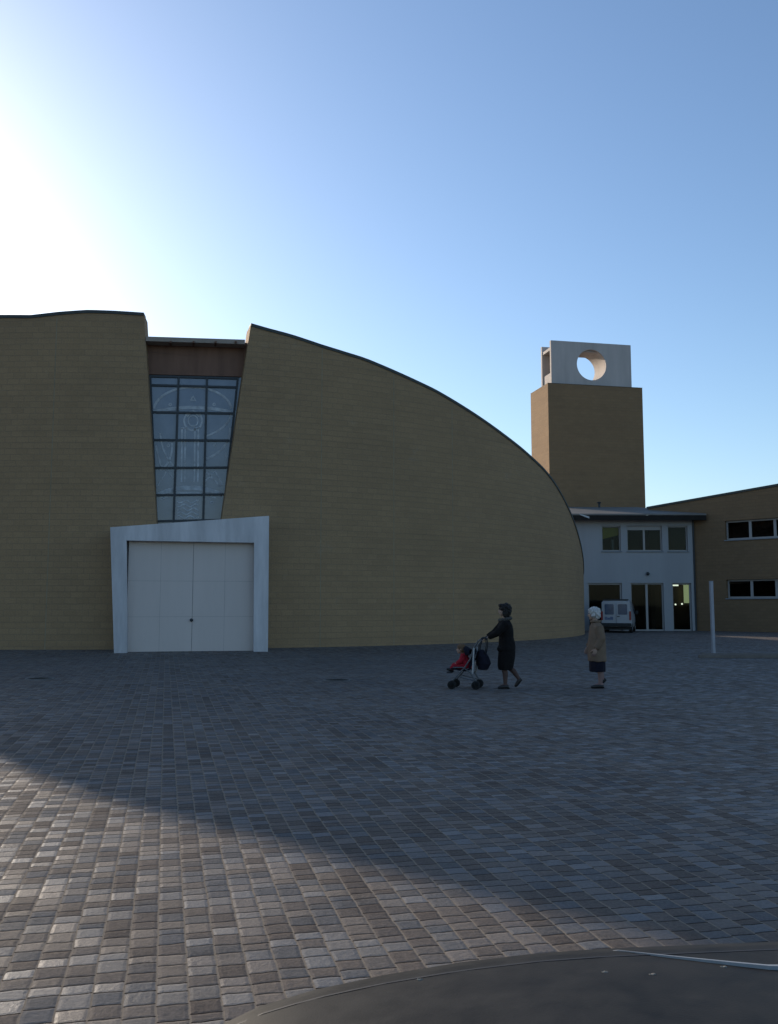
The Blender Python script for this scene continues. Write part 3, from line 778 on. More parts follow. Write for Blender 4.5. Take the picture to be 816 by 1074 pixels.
pb = on_ground(746.6, 688, 0)
post = thing('post', 'slim pale square post standing at the edge of the planting bed', 'post', (pb.x, pb.y, 0), R_(10))
hpost = at_Y(745, 610, pb.y).z
bm = bmesh.new(); box2(bm, (-.048, -.048, 0.0), (.048, .048, hpost)); bevel(bm, .01, 2); obj('shaft', bm, M['post'], post)
bm = bmesh.new(); box2(bm, (-.11, -.11, 0.004), (.11, .11, .022)); 
for sx in (-1, 1):
    for sy in (-1, 1): lathe(bm, [(.02, .001), (.02, .016), (.034, .014), (.035, .001)], 'Z', 8, (sx * .085, sy * .085, 0))
obj('base_plate', bm, M['post'], post)
bm = bmesh.new(); box2(bm, (-.052, -.052, hpost), (.052, .052, hpost + .015)); obj('cap', bm, M['post'], post)
k0 = on_ground(733.5, 690.5, 0)
bed = thing('planting_bed', 'low stone-edged planting bed of bare dark soil at right of the plaza', 'planting bed', (k0.x, k0.y, 0), R_(-2))
bm = bmesh.new()
for a, b_ in (((0, 0, 0.004), (6.5, .10, .11)), ((0.3, .8, .004), (6.5, .9, .11)), ((6.4, .102, .004), (6.5, .798, .083))): box2(bm, a, b_)
bevel(bm, .012, 2); obj('kerb', bm, M['bed_kerb'], bed)
bm = bmesh.new(); bmesh.ops.create_grid(bm, x_segments=80, y_segments=10, size=1, matrix=Matrix.Translation((3.3, .45, .035)) @ Matrix.Diagonal((3.095, .348, 1, 1)))
for v in bm.verts: v.co.z += .05 * noise.noise(v.co * 2.5) * .5 + .03 * noise.noise(v.co * 9)
obj('soil', bm, M['soil'], bed, smooth=True)
# the post stands just behind its kerb
post.location = (pb.x, pb.y - 0.16, 0.0)

# ------------------------------------------------------------------ vehicles
def car_wheel(parent, loc, r, w, side):
    bm = bmesh.new()
    lathe(bm, [(-w / 2, r * .62), (-w / 2, r * .90), (-w * .38, r * .985), (-w * .2, r), (w * .2, r), (w * .38, r * .985), (w / 2, r * .90), (w / 2, r * .62), (w * .3, r * .60), (-w * .3, r * .60), (-w / 2, r * .62)], 'X', 40, loc)
    t = smooth_by_angle(obj('wheel', bm, M['tyre'], parent), 40)
    bm = bmesh.new(); s = side
    lathe(bm, [(s * w * .1, .001), (s * w * .1, r * .62), (s * w * .46, r * .63), (s * w * .46, r * .55), (s * w * .30, r * .5), (s * w * .34, r * .2), (s * w * .40, r * .15), (s * w * .40, .001)], 'X', 40, loc)
    for k in range(6):
        a = 2 * PI * k / 6; box(bm, (loc[0] + s * w * .36, loc[1] + r * .34 * math.cos(a), loc[2] + r * .34 * math.sin(a)), (w * .08, r * .34, r * .12), mat=Matrix.Rotation(a, 3, 'X'))
    obj('rim', bm, M['rim'], t)
    return t
def body_ring(y, w, z0, z1, wt, zs, e=0.10, n=6):
    """cross-section at y: sill half-width w, shoulder height zs, roof half-width wt"""
    half = [(w * .90, z0), (w * .98, z0 + .08), (w, zs - (zs - z0) * .45), (w * .985, zs)]
    for k in range(n + 1):
        t = k / n * PI / 2
        half.append((wt - e + e * math.cos(t), z1 - e + e * math.sin(t)))
    half.append((wt * .45, z1 + .012)); 
    return [Vector((x, y, z)) for x, z in half] + [Vector((0, y, z1 + .016))] + [Vector((-x, y, z)) for x, z in half[::-1]]

# white van: local +y is forwards, rear bumper at y = 0
vp = at_Y(646.5, 664, 52.0); vp = on_ground(646.5, 664, .004)
van = thing('van', 'small white van seen from behind, parked at the glazed entrance', 'van', (vp.x, vp.y, .004), R_(-18))
bm = bmesh.new(); hw = 0.86
loft(bm, [body_ring(*a) for a in ((0.06, .80, .42, 1.78, .70, 1.05), (0.10, .84, .34, 1.82, .74, 1.05), (0.5, .86, .30, 1.86, .76, 1.05), (1.6, .86, .28, 1.87, .76, 1.05), (2.3, .86, .28, 1.84, .74, 1.05),
      (2.6, .86, .28, 1.74, .72, 1.05), (3.15, .85, .28, 1.22, .74, 1.03), (3.3, .85, .28, 1.10, .76, 1.0), (3.9, .83, .28, .98, .70, .90), (4.1, .78, .32, .78, .62, .70))])
smooth_by_angle(obj('body', bm, M['van_paint'], van), 38)
def rear_panel(bm, x0, x1, z0, z1, y, t, r=.05, lean=0.0):
    pts = []
    for cx, cz, a0 in ((x1 - r, z1 - r, 0), (x0 + r, z1 - r, 90), (x0 + r, z0 + r, 180), (x1 - r, z0 + r, 270)):
        for k in range(5): a = R_(a0 + 22.5 * k); pts.append(Vector((cx + r * math.cos(a), y, cz + r * math.sin(a))))
    for p in pts: p.y += (p.z - z0) * lean
    prism(bm, pts, (0, t, 0))
for s in (-1, 1):
    bm = bmesh.new(); rear_panel(bm, min(s * .03, s * .78), max(s * .03, s * .78), .44, 1.76, .030, .05, .06); bevel(bm, .01, 1)
    d = obj('rear_door', bm, M['van_paint'], van)
    bm = bmesh.new(); rear_panel(bm, min(s * .11, s * .62), max(s * .11, s * .62), 1.03, 1.62, .022, .03, .06); obj('window', bm, M['car_glass'], d)
    bm = bmesh.new(); rear_panel(bm, s * .775 - .055, s * .775 + .055, .72, 1.22, .005, .10, .03); obj('tail_lamp', bm, M['tail_lamp'], van)
    if s < 0:
        bm = bmesh.new()
        random.seed(3); x = -.62
        for k in range(9):
            w_ = random.uniform(.03, .055); box2(bm, (x, .026, .74), (x + w_, .0295, .74 + random.choice((.12, .12, .17)))); x += w_ + .012
        obj('lettering', bm, M['blue_mark'], d)
    bm = bmesh.new(); ball(bm, (s * .99, 2.75, 1.13), (.09, .06, .12)); box2(bm, (s * .84, 2.73, 1.05), (s * .93, 2.77, 1.12)); obj('mirror', bm, M['black_plastic'], van)
    bm = bmesh.new()
    prism(bm, [(s * .862, 2.0, 1.10), (s * .862, 2.9, 1.10), (s * .80, 2.62, 1.62), (s * .78, 2.0, 1.66)], (s * .012, 0, 0)); obj('side_window', bm, M['car_glass'], van)
bm = bmesh.new(); box2(bm, (.06, .020, .90), (.20, .029, .95)); obj('handle', bm, M['black_plastic'], van)
bm = bmesh.new(); box2(bm, (-.83, -.05, .36), (.83, .12, .56)); bevel(bm, .04, 3); obj('bumper', bm, M['black_plastic'], van)
bm = bmesh.new(); box2(bm, (-.70, .03, 1.83), (.70, .22, 1.90)); bevel(bm, .02, 2); obj('spoiler', bm, M['black_plastic'], van)
bm = bmesh.new(); box2(bm, (-.75, .3, .18), (.75, 3.8, .30)); obj('underbody', bm, M['black_plastic'], van)
bm = bmesh.new(); prism(bm, [(-.70, 2.66, 1.70), (.70, 2.66, 1.70), (.74, 3.12, 1.27), (-.74, 3.12, 1.27)], (0, .05, .05)); obj('windscreen', bm, M['car_glass'], van)
for x in (-.76, .76):
    for y in (.75, 3.3): car_wheel(van, (x, y, .30), .30, .19, 1 if x > 0 else -1)

# dark hatchback at the viewer's feet: nose to the left, only its bonnet is in the picture
car = thing('parked_car', 'dusty dark grey car, only its bonnet showing at the bottom right', 'car', (-0.62, 1.19, .004), R_(-90))
# local +x -> world -Y? rotate so that local -y... local y runs from nose (0) to tail along world +X
bm = bmesh.new()
def bonnet_ring(y, w, z0, ze, zc):
    """ze: height of the wing edge, zc: crown in the middle"""
    half = [(w * .88, z0), (w * .97, z0 + .10), (w, (z0 + ze) / 2), (w * .995, ze - .10), (w * .975, ze - .035), (w * .935, ze - .003), (w * .88, ze + .006)]
    for k in (.72, .5, .25): half.append((w * k, ze + (zc - ze) * (1 - (k / .88) ** 2)))
    return [Vector((x, y, z)) for x, z in half] + [Vector((0, y, zc))] + [Vector((-x, y, z)) for x, z in half[::-1]]
st = [(0.0, .62, .30, .50, .54), (.06, .70, .24, .585, .62), (.18, .765, .20, .680, .72), (.36, .805, .19, .750, .80), (.47, .815, .19, .778, .83), (.605, .82, .19, .804, .86), (.76, .822, .19, .828, .885), (.914, .824, .19, .845, .90),
      (1.05, .825, .19, .854, .91), (1.19, .826, .19, .859, .917), (1.35, .828, .19, .865, .92), (1.5, .83, .19, .87, .92), (2.5, .83, .19, .875, .92), (3.3, .82, .19, .87, .91), (3.7, .78, .22, .84, .88), (3.85, .70, .30, .74, .78)]
def car_edge(y):
    for a, b_ in zip(st, st[1:]):
        if a[0] <= y <= b_[0]:
            f = (y - a[0]) / (b_[0] - a[0]); return [a[k] + (b_[k] - a[k]) * f for k in (1, 3, 4)]
def car_surf(x, y):
    w, ze, zc = car_edge(y); k = abs(x) / w
    P_ = [(0, zc)] + [(q, ze + (zc - ze) * (1 - (q / .88) ** 2)) for q in (.25, .5, .72)] + [(.88, ze + .006), (.935, ze - .003), (.975, ze - .035)]
    for (a, za), (b_, zb_) in zip(P_, P_[1:]):
        if a <= k <= b_: return za + (zb_ - za) * (k - a) / (b_ - a)
    return ze - .04
loft(bm, [bonnet_ring(*s) for s in st])
body = smooth_by_angle(obj('body', bm, M['car_paint'], car), 60)
bm = bmesh.new()
def cab(y, w, z): 
    r = .10; return [Vector((-w, y, z)), Vector((w, y, z))]
def gring(z, y0, y1, w, r=.12):
    pts = []
    for cx, cy, a0 in ((w - r, y1 - r, 0), (-w + r, y1 - r, 90), (-w + r, y0 + r, 180), (w - r, y0 + r, 270)):
        for k in range(6): a = R_(a0 + 18 * k); pts.append(Vector((cx + r * math.cos(a), cy + r * math.sin(a), z)))
    return pts
loft(bm, [gring(.86, 1.62, 3.66, .74), gring(1.05, 1.86, 3.55, .70), gring(1.27, 2.14, 3.40, .63), gring(1.37, 2.28, 3.26, .58), gring(1.41, 2.45, 3.1, .50)])
smooth_by_angle(obj('greenhouse', bm, M['car_glass'], car), 30)
bm = bmesh.new()
loft(bm, [gring(1.345, 2.22, 3.32, .605), gring(1.385, 2.26, 3.28, .59), gring(1.42, 2.35, 3.12, .50), gring(1.43, 2.6, 2.9, .3)])
smooth_by_angle(obj('roof', bm, M['car_paint'], car), 40)
for s in (-1, 1):
    bm = bmesh.new()
    ball(bm, (s * .60, .10, .555), (.13, .10, .055)); obj('headlight', bm, M['lens'], car, smooth=True)
    bm = bmesh.new(); rings = []
    for k in range(25):
        y = .14 + 1.42 * k / 24; w, ze, zc = car_edge(y); x = w * .845; z = car_surf(x, y)
        rings.append([Vector((s * (x + a), y, z + b_)) for a, b_ in ((-.0035, .0012), (.0035, .0008), (.0035, -.004), (-.0035, -.004))])
    loft(bm, rings); obj('shut_line', bm, M['black_plastic'], car)
    bm = bmesh.new(); ball(bm, (s * .30, 1.42, car_surf(.30, 1.42) + .004), (.018, .014, .009), 12); obj('washer_jet', bm, M['black_plastic'], car, smooth=True)
    # raised pale strip, its colour standing for the glint along the bonnet crease
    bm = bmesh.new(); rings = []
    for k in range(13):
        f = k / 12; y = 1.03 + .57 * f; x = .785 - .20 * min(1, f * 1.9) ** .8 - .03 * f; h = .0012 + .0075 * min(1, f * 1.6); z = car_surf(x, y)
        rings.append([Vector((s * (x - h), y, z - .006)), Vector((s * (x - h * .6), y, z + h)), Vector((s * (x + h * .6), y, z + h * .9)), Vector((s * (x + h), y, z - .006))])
    loft(bm, rings); obj('glint_strip', bm, M['glint'], car)
    bm = bmesh.new(); ball(bm, (s * .90, 2.25, .98), (.10, .06, .075)); box2(bm, (s * .74, 2.23, .92), (s * .84, 2.27, .96)); obj('mirror', bm, M['car_paint'], car, smooth=True)
for x, y in ((-.60, 1.02), (-.57, 1.10), (-.60, 1.24), (-.68, .68)):
    bm = bmesh.new(); z = car_surf(x, y); ball(bm, (x, y, z + .0005), (.004, .007, .0008), 8); o_ = obj('dirt_speck', bm, M['speck'], car); lumpy(o_, .002, 300)
bm = bmesh.new(); box2(bm, (-.62, -.035, .26), (.62, .10, .44)); bevel(bm, .03, 3); obj('bumper', bm, M['black_plastic'], car)
bm = bmesh.new(); box2(bm, (-.32, -.012, .45), (.32, .03, .52)); bevel(bm, .01, 1); obj('grille', bm, M['black_plastic'], car)
for x in (-.72, .72):
    for y in (.66, 3.1): car_wheel(car, (x, y, .285), .285, .17, 1 if x > 0 else -1)

# ------------------------------------------------------------------ people
def hand(bm, w, d, n, lat, k=1.0, curl=(50, 55, 35), thumb=1):
    """w wrist, d direction of the fingers, n palm normal (fingers curl towards n), lat across the palm"""
    w, d, n, lat = (Vector(a) for a in (w, d, n, lat)); d.normalize(); n.normalize(); lat.normalize()
    pal = w + d * .045 * k
    rot = Matrix((d, lat, n)).transposed()
    ball(bm, pal, (.050 * k, .040 * k, .016 * k), 12, rot)
    for i, (off, ln) in enumerate(((-.029, .068), (-.010, .078), (.010, .072), (.029, .056))):
        p = w + d * .082 * k + lat * off * k; pts = [w + d * .05 * k + lat * off * k, p]; ang = 0.0
        for j, c in enumerate(curl):
            ang += R_(c); p = p + (d * math.cos(ang) + n * math.sin(ang)) * ln * k * (.45, .32, .26)[j]; pts.append(p)
        tube(bm, pts, [.0095 * k, .0092 * k, .0088 * k, .008 * k, .0062 * k], 8)
    b0_ = w + d * .022 * k - lat * thumb * .030 * k
    pts = [b0_, b0_ + (d * .7 - lat * thumb * .6 + n * .3) * .034 * k, b0_ + (d * 1.2 - lat * thumb * .7 + n * .9) * .045 * k, b0_ + (d * 1.6 - lat * thumb * .4 + n * 1.6) * .044 * k]
    tube(bm, pts, [.013 * k, .012 * k, .010 * k, .007 * k], 8)
def head(bm, c, k=1.0, face=(-1, 0, 0)):
    c = Vector(c); f = Vector(face).normalized(); l = Vector((-f.y, f.x, 0)).normalized(); u = f.cross(l)
    rot = Matrix((f, l, u)).transposed()
    P = lambda a, b_, z: c + (f * a + l * b_ + u * z) * k
    ball(bm, P(-.012, 0, .022), (.094 * k, .074 * k, .090 * k), 20, rot)
    ball(bm, P(.022, 0, -.040), (.066 * k, .058 * k, .070 * k), 18, rot)
    ball(bm, P(.052, 0, -.092), (.026 * k, .028 * k, .020 * k), 12, rot)          # chin
    tube(bm, [P(.072, 0, .018), P(.092, 0, -.012), P(.100, 0, -.030), P(.080, 0, -.040)], [.009 * k, .012 * k, .015 * k, .010 * k], 8)   # nose
    ball(bm, P(.074, 0, .036), (.016 * k, .046 * k, .010 * k), 12, rot)           # brow
    for s in (-1, 1):
        ball(bm, P(.060, s * .036, -.022), (.020 * k, .020 * k, .018 * k), 10, rot)   # cheeks
        ball(bm, P(-.010, s * .076, -.010), (.018 * k, .009 * k, .030 * k), 10, rot)  # ears
    ball(bm, P(.074, 0, -.058), (.014 * k, .022 * k, .006 * k), 10, rot); ball(bm, P(.072, 0, -.069), (.013 * k, .020 * k, .006 * k), 10, rot)
    return P
def eyes(P, parent, k=1.0):
    for s in (-1, 1):
        bm = bmesh.new(); ball(bm, P(.076, s * .033, .012), (.010 * k, .012 * k, .008 * k), 10); obj('eye', bm, M['eye'], parent, smooth=True)
def foot(bm, ankle, toe, k=1.0, heel=None):
    a, t = Vector(ankle), Vector(toe)
    h = Vector(heel) if heel else a - (t - a).normalized() * .05 - UPV * .045
    tube(bm, [h, a * .55 + h * .45, a * .45 + t * .55, t], [.030 * k, .040 * k, .036 * k, .020 * k], 12)

# --- woman pushing the pushchair, striding left
gw = on_ground(532, 722, .004)
woman = thing('person', 'woman in black coat and knee-length skirt striding left behind a pushchair', 'person', (gw.x, gw.y, .004))
sh = [Vector((-.03, -.17, 1.22)), Vector((-.03, .17, 1.22))]
el = [Vector((-.20, -.22, 1.03)), Vector((-.20, .20, 1.03))]
wr = [Vector((-.365, -.15, .955)), Vector((-.345, .25, .955))]
hp = [Vector((.01, -.09, .76)), Vector((.01, .09, .76))]
kn = [Vector((-.075, -.085, .41)), Vector((.045, .085, .40))]
an = [Vector((-.045, -.08, .075)), Vector((.235, .08, .165))]
bm = bmesh.new()
P = head(bm, (-.045, 0, 1.455))
tube(bm, [(-.02, 0, 1.22), (-.025, 0, 1.30), (-.03, 0, 1.38)], [.060, .052, .05], 14)
stack(bm, [(.01, 0, .68, .08, .12), (.01, 0, .76, .12, .165), (0, 0, .86, .115, .15), (-.01, 0, .96, .10, .13), (-.025, 0, 1.10, .115, .15), (-.03, 0, 1.20, .10, .165), (-.025, 0, 1.255, .06, .10)])
for i in (0, 1):
    tube(bm, [sh[i], sh[i] * .5 + el[i] * .5, el[i], el[i] * .5 + wr[i] * .5, wr[i]], [.055, .048, .042, .038, .027], 12)
    dd = Vector((-.75, .05 if i else 0.02, -.35)); hand(bm, wr[i], dd, (-.35, 0, -.9), (0, 1, 0), 1.0, (45, 60, 45), 1 if i else -1)
    tube(bm, [hp[i], hp[i] * .5 + kn[i] * .5, kn[i], kn[i] * .6 + an[i] * .4 + Vector((.02, 0, 0)), an[i]], [.085, .075, .056, .052, .034], 14)
foot(bm, an[0], (-.17, -.085, .022), .9); foot(bm, an[1], (.165, .085, .025), .9, heel=(.275, .08, .145))
wbody = remeshed('body', bm, .007, [M['skin'], M['stocking']], woman, 3, lambda c: 1 if c.z < .75 else 0)
eyes(P, woman)
bm = bmesh.new()      # hair: bushy, shoulder length
ball(bm, P(-.030, 0, .040), (.118, .098, .098), 18); ball(bm, P(-.055, 0, -.035), (.088, .100, .100), 18); ball(bm, P(.040, 0, .085), (.058, .075, .034), 14)
for s in (-1, 1): ball(bm, P(-.015, s * .068, -.03), (.052, .030, .095), 14)
hair = remeshed('hair', bm, .010, M['dark_hair'], woman, 2); lumpy(hair, .026, 20); lumpy(hair, .014, 50)
bm = bmesh.new()      # coat
stack(bm, [(.0, 0, .69, .155, .195), (.005, 0, .74, .160, .200), (.005, 0, .84, .152, .190), (-.005, 0, .95, .140, .172), (-.02, 0, 1.08, .148, .185), (-.025, 0, 1.18, .138, .195), (-.022, 0, 1.245, .10, .15), (-.02, 0, 1.285, .068, .085)], 28)
ball(bm, (-.115, -.02, .735), (.07, .15, .075), 14)
for i in (0, 1): tube(bm, [sh[i], sh[i] * .5 + el[i] * .5, el[i], el[i] * .5 + wr[i] * .5, wr[i] + (el[i] - wr[i]) * .05], [.080, .074, .066, .058, .048], 14)
coat = remeshed('coat', bm, .012, M['black_cloth'], woman, 4); lumpy(coat, .008, 11)
bm = bmesh.new()
pts = [(-.022 + .098 * math.cos(2 * PI * k / 20), .105 * math.sin(2 * PI * k / 20), 1.287 + .02 * math.cos(2 * PI * k / 20)) for k in range(21)]
tube(bm, pts, .034, 10); col_ = remeshed('fur_collar', bm, .010, M['fur'], woman, 1); lumpy(col_, .012, 45)
bm = bmesh.new()      # skirt
stack(bm, [(-.032, 0, .345, .125, .170), (-.025, 0, .42, .150, .180), (-.008, 0, .55, .160, .186), (.005, 0, .70, .160, .190), (.01, 0, .78, .13, .165)], 28)
skirt = remeshed('skirt', bm, .012, M['black_cloth'], woman, 3)
for v in skirt.data.vertices: v.co += v.normal * .006 * math.sin(9 * math.atan2(v.co.y, v.co.x)) * max(0, .8 - v.co.z)
for i in (0, 1):
    bm = bmesh.new()
    if i == 0:
        tube(bm, [(.015, -.08, .035), (-.05, -.082, .042), (-.11, -.085, .034), (-.185, -.086, .022)], [.038, .043, .040, .022], 12); box2(bm, (-.01, -.11, 0), (.035, -.05, .03))
    else:
        tube(bm, [(.275, .08, .175), (.235, .082, .135), (.195, .085, .075), (.155, .086, .025)], [.036, .043, .040, .023], 12)
    remeshed('shoe', bm, .008, M['shoe'], woman, 2)

# --- pushchair
gp = on_ground(488, 721.5, .004)
px_s = (gp.x, woman.location.y + .02)
pram = thing('pushchair', 'small folding pushchair with pale tubes and a red-clad child', 'pushchair', (px_s[0], px_s[1], .004), R_(-14))
for s in (-1, 1):
    y = s * .21
    bm = bmesh.new()
    tube(bm, [(-.20, y, .16), (.02, y, .40), (.13, y, .56), (.19, y, .76), (.27, y, .88), (.345, y, .935)], .014, 10); obj('side_tube', bm, M['grey_tube'], pram)
    bm = bmesh.new()
    tube(bm, [(.165, y, .29), (.180, y, .52), (.195, y, .765)], .017, 10); obj('back_tube', bm, M['alu'], pram)
    bm = bmesh.new()
    tube(bm, [(.225, y, .15), (.12, y, .31), (-.02, y, .40), (-.20, y, .395)], .013, 10); obj('rear_leg', bm, M['grey_tube'], pram)
    bm = bmesh.new(); tube(bm, [(-.215, y, .16), (-.13, y, .235), (.225, y, .15)], .008, 8); obj('lower_brace', bm, M['grey_tube'], pram)
    bm = bmesh.new(); tube(bm, [(.335, y, .928), (.37, y, .95), (.42, y, .945), (.45, y, .92)], .019, 10); obj('grip', bm, M['black_plastic'], pram)
    for xw in (-.225, .225):
        for o_ in (-.035, .035):
            bm = bmesh.new(); r = .078
            lathe(bm, [(-.016, r * .62), (-.016, r * .92), (-.008, r), (.008, r), (.016, r * .92), (.016, r * .62), (-.016, r * .62)], 'Y', 24, (xw, y + o_, r))
            w_ = obj('wheel', bm, M['tyre'], pram, smooth=True)
            bm = bmesh.new(); lathe(bm, [(-.012, .001), (-.012, r * .28), (.012, r * .28), (.012, .001)], 'Y', 16, (xw, y + o_, r))
            for k in range(5): a = 2 * PI * k / 5; box(bm, (xw + r * .42 * math.cos(a), y + o_, r + r * .42 * math.sin(a)), (r * .5, .012, .012), mat=Matrix.Rotation(-a, 3, 'Y'))
            obj('hub', bm, M['grey_tube'], w_)
        bm = bmesh.new(); tube(bm, [(xw, y - .05, .078), (xw, y + .05, .078)], .008, 8); tube(bm, [(xw, y, .078), (xw + (.01 if xw < 0 else -.0), y, .17)], .014, 8); obj('fork', bm, M['grey_tube'], pram)
for xb, zb_ in ((.14, .30), (-.19, .175), (.40, .945)):
    bm = bmesh.new(); tube(bm, [(xb, -.205, zb_), (xb, .205, zb_)], .011, 8); obj('cross_bar', bm, M['grey_tube'], pram)
bm = bmesh.new()      # seat sling
prof_ = [(-.25, .385), (-.10, .360), (.03, .345), (.09, .38), (.125, .50), (.165, .74)]
rings = [[Vector((x, -.19, z)), Vector((x, .19, z)), Vector((x + .012, .19, z - .022)), Vector((x + .012, -.19, z - .022))] for x, z in prof_]
loft(bm, rings); obj('seat', bm, M['navy_cloth'], pram)
bm = bmesh.new(); box2(bm, (-.335, -.15, .285), (-.235, .15, .31)); bevel(bm, .01, 2); obj('footrest', bm, M['black_plastic'], pram)
bm = bmesh.new()      # folded hood
for k in range(4): tube(bm, [(.10 - .018 * k, -.205, .63), (.085 - .025 * k, -.17, .70 + .012 * k), (.085 - .025 * k, 0, .73 + .014 * k), (.085 - .025 * k, .17, .70 + .012 * k), (.10 - .018 * k, .205, .63)], .020, 10)
obj('folded_hood', bm, M['navy_cloth'], pram, smooth=True)

# --- child
kid = thing('person', 'small child in a red jacket sitting in the pushchair', 'person', (px_s[0], px_s[1], .004), R_(-14))
bm = bmesh.new(); K = .80
P = head(bm, (-.085, 0, .735), K)
tube(bm, [(-.03, 0, .60), (-.055, 0, .66)], [.04, .036], 12)
stack(bm, [(.02, 0, .385, .08, .095), (.01, 0, .45, .085, .10), (-.01, 0, .54, .075, .10), (-.025, 0, .60, .05, .08)])
for s in (-1, 1):
    tube(bm, [(-.02, s * .10, .585), (-.07, s * .135, .50), (-.15, s * .10, .47)], [.034, .030, .02], 10)
    hand(bm, (-.15, s * .10, .47), (-.8, -s * .3, -.1), (0, 0, -1), (0, 1, 0), .58, (25, 30, 20), s)
    tube(bm, [(.0, s * .06, .40), (-.10, s * .075, .425), (-.205, s * .075, .425), (-.26, s * .075, .35)], [.058, .052, .042, .03], 12)
    foot(bm, (-.262, s * .075, .35), (-.325, s * .08, .365), .62, heel=(-.245, s * .075, .325))
remeshed('body', bm, .006, M['skin'], kid, 2); eyes(P, kid, K)
bm = bmesh.new(); ball(bm, P(-.018, 0, .038), (.086, .072, .076), 16); ball(bm, P(-.045, 0, -.02), (.06, .07, .065), 14)
h_ = remeshed('hair', bm, .008, M['brown_hair'], kid, 2); lumpy(h_, .006, 40)
bm = bmesh.new()
stack(bm, [(.02, 0, .375, .105, .125), (.01, 0, .45, .112, .13), (-.012, 0, .54, .100, .13), (-.025, 0, .60, .075, .105), (-.035, 0, .65, .052, .055)])
for s in (-1, 1): tube(bm, [(-.02, s * .11, .59), (-.07, s * .142, .505), (-.145, s * .105, .47)], [.052, .047, .036], 12)
ball(bm, (.02, 0, .635), (.05, .08, .045), 12)
j_ = remeshed('jacket', bm, .009, M['red_cloth'], kid, 3); lumpy(j_, .007, 22)
bm = bmesh.new()
for s in (-1, 1): tube(bm, [(.0, s * .06, .395), (-.10, s * .078, .425), (-.205, s * .078, .425), (-.255, s * .077, .36)], [.068, .062, .052, .042], 12)
remeshed('trousers', bm, .009, M['red_cloth'], kid, 3)
for s in (-1, 1):
    bm = bmesh.new(); tube(bm, [(-.235, s * .076, .335), (-.265, s * .078, .345), (-.30, s * .08, .355), (-.345, s * .082, .36)], [.030, .036, .032, .020], 10)
    remeshed('shoe', bm, .007, M['shoe'], kid, 2)

# --- bag on the handle
bag = thing('bag', 'black shoulder bag hanging from the handle of the pushchair', 'bag', (px_s[0] + .345, px_s[1] - .06, .004), R_(-14))
bm = bmesh.new()
loft(bm, [[Vector((x0_ + a * math.cos(2 * PI * k / 20), b_ * math.sin(2 * PI * k / 20), z)) for k in range(20)] for x0_, z, a, b_ in ((-.02, .345, .05, .10), (-.02, .36, .10, .14), (-.005, .46, .135, .165), (-.02, .58, .115, .16), (-.04, .68, .075, .145), (-.045, .72, .035, .12))])
bb = remeshed('pouch', bm, .010, M['navy_cloth'], bag, 3); lumpy(bb, .010, 14)
bm = bmesh.new()
for y in (-.09, .09): tube(bm, [(-.10, y, .66), (-.07, y, .82), (-.0, y, .935 - .004), (.045, y, .935), (.06, y, .82), (.03, y, .64)], .010, 8)
obj('strap', bm, M['black_plastic'], bag, smooth=True)
bm = bmesh.new(); prism(bm, [(-.09, -.13, .70), (-.09, .13, .70), (-.155, .12, .52), (-.155, -.12, .52)], (-.008, 0, .004)); obj('flap', bm, M['navy_cloth'], bag)

# --- old woman walking left
go = on_ground(627, 721.5, .004)
old = thing('person', 'white-haired old woman in a beige coat walking alone across the plaza', 'person', (go.x, go.y, .004))
bm = bmesh.new()
P = head(bm, (-.055, 0, 1.385), .98, (-.96, .22, 0))
tube(bm, [(.0, 0, 1.17), (-.02, 0, 1.24), (-.04, 0, 1.31)], [.062, .054, .05], 14)
stack(bm, [(.01, 0, .62, .09, .13), (.01, 0, .72, .13, .175), (.0, 0, .85, .13, .165), (0, 0, 1.0, .125, .16), (.0, 0, 1.10, .12, .165), (.0, 0, 1.17, .10, .165), (-.01, 0, 1.215, .06, .10)])
sh = [Vector((.01, -.17, 1.16)), Vector((.01, .17, 1.16))]; el = [Vector((.05, -.225, .92)), Vector((.0, .22, .91))]; wr = [Vector((-.06, -.20, .735)), Vector((-.13, .19, .76))]
hp = [Vector((.01, -.09, .70)), Vector((.01, .09, .70))]; kn = [Vector((.015, -.085, .38)), Vector((.05, .085, .38))]; an = [Vector((.035, -.08, .085)), Vector((.115, .085, .16))]
for i in (0, 1):
    tube(bm, [sh[i], sh[i] * .5 + el[i] * .5, el[i], el[i] * .5 + wr[i] * .5, wr[i]], [.055, .05, .043, .038, .028], 12)
    hand(bm, wr[i], (-.35, 0, -.9), (-.2, .9 if i == 0 else -.9, .0), (-.9, 0, .35), 1.0, (18, 25, 18), 1 if i else -1)
    tube(bm, [hp[i], hp[i] * .5 + kn[i] * .5, kn[i], kn[i] * .6 + an[i] * .4 + Vector((.015, 0, 0)), an[i]], [.088, .075, .056, .052, .036], 14)
foot(bm, an[0], (-.13, -.085, .025), .92); foot(bm, an[1], (.05, .09, .06), .92, heel=(.165, .085, .15))
remeshed('body', bm, .007, [M['skin'], M['pale_stocking']], old, 3, lambda c: 1 if c.z < .65 else 0)
eyes(P, old)
bm = bmesh.new()
ball(bm, P(-.025, 0, .045), (.108, .096, .088), 18); ball(bm, P(-.050, 0, -.015), (.085, .092, .085), 16); ball(bm, P(.045, 0, .070), (.045, .065, .030), 12)
for s in (-1, 1): ball(bm, P(-.01, s * .070, .0), (.045, .026, .055), 12)
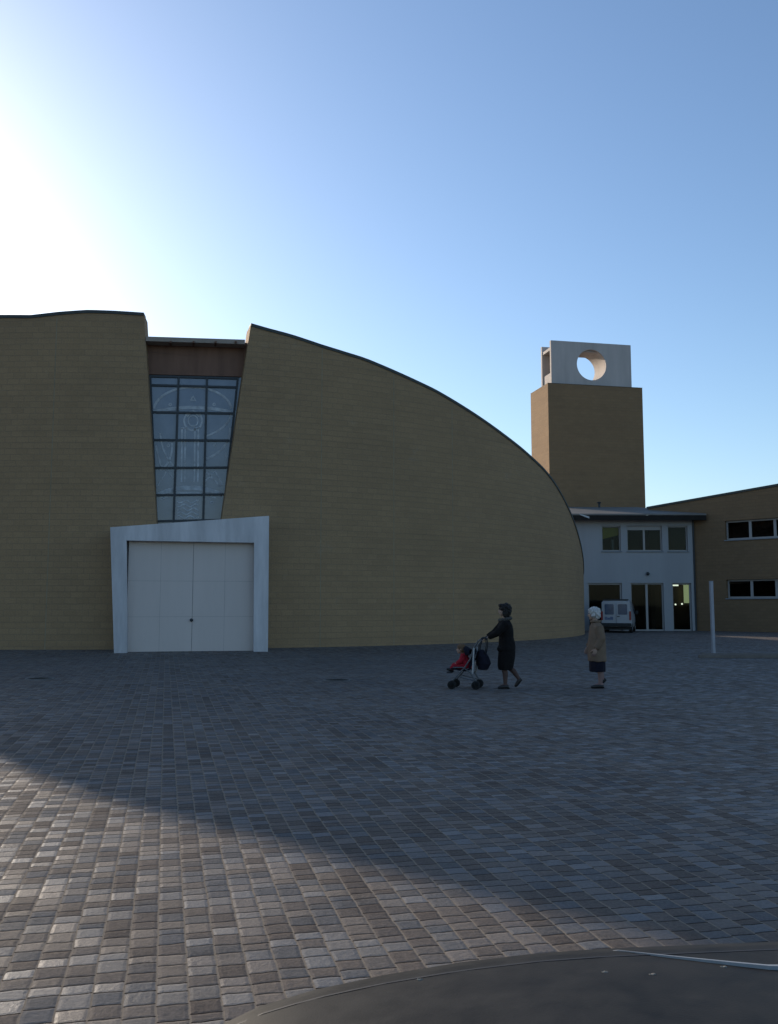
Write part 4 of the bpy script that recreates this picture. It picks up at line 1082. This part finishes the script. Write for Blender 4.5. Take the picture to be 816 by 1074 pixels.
hair = remeshed('hair', bm, .008, M['white_hair'], old, 2); lumpy(hair, .030, 22); lumpy(hair, .016, 55)
bm = bmesh.new()
stack(bm, [(.0, 0, .495, .172, .215), (.0, 0, .60, .174, .215), (.0, 0, .75, .170, .21), (.0, 0, .92, .158, .20), (.0, 0, 1.06, .142, .195), (.0, 0, 1.14, .125, .195), (-.003, 0, 1.20, .095, .15), (-.01, 0, 1.24, .07, .09)], 28)
for i in (0, 1): tube(bm, [sh[i], sh[i] * .5 + el[i] * .5, el[i], el[i] * .5 + wr[i] * .5, wr[i] + (el[i] - wr[i]) * .05], [.082, .078, .072, .064, .056], 14)
coat = remeshed('coat', bm, .012, M['beige_cloth'], old, 4)
for v in coat.data.vertices: v.co += v.normal * (.009 * math.sin(7 * math.atan2(v.co.y, v.co.x) + 1) * max(0, 1.0 - v.co.z) + .009 * noise.noise(v.co * 9))
bm = bmesh.new()
pts = [(-.012 + .082 * math.cos(2 * PI * k / 20), .095 * math.sin(2 * PI * k / 20), 1.245) for k in range(21)]
tube(bm, pts, .026, 10); remeshed('collar', bm, .010, M['beige_cloth'], old, 1)
bm = bmesh.new()
stack(bm, [(.0, 0, .305, .145, .185), (.0, 0, .40, .148, .19), (.0, 0, .52, .148, .19), (.0, 0, .66, .14, .18)], 28)
skirt = remeshed('skirt', bm, .012, M['navy_cloth'], old, 3)
for v in skirt.data.vertices: v.co += v.normal * .012 * math.sin(9 * math.atan2(v.co.y, v.co.x)) * max(0, .7 - v.co.z)
bm = bmesh.new(); tube(bm, [(.085, -.08, .036), (.02, -.082, .045), (-.06, -.085, .036), (-.15, -.088, .022)], [.040, .045, .042, .022], 12); box2(bm, (.05, -.11, 0), (.10, -.05, .03)); remeshed('shoe', bm, .008, M['shoe'], old, 2)
bm = bmesh.new(); tube(bm, [(.17, .085, .165), (.12, .087, .125), (.08, .09, .085), (.04, .092, .055)], [.038, .044, .040, .024], 12); remeshed('shoe', bm, .008, M['shoe'], old, 2)
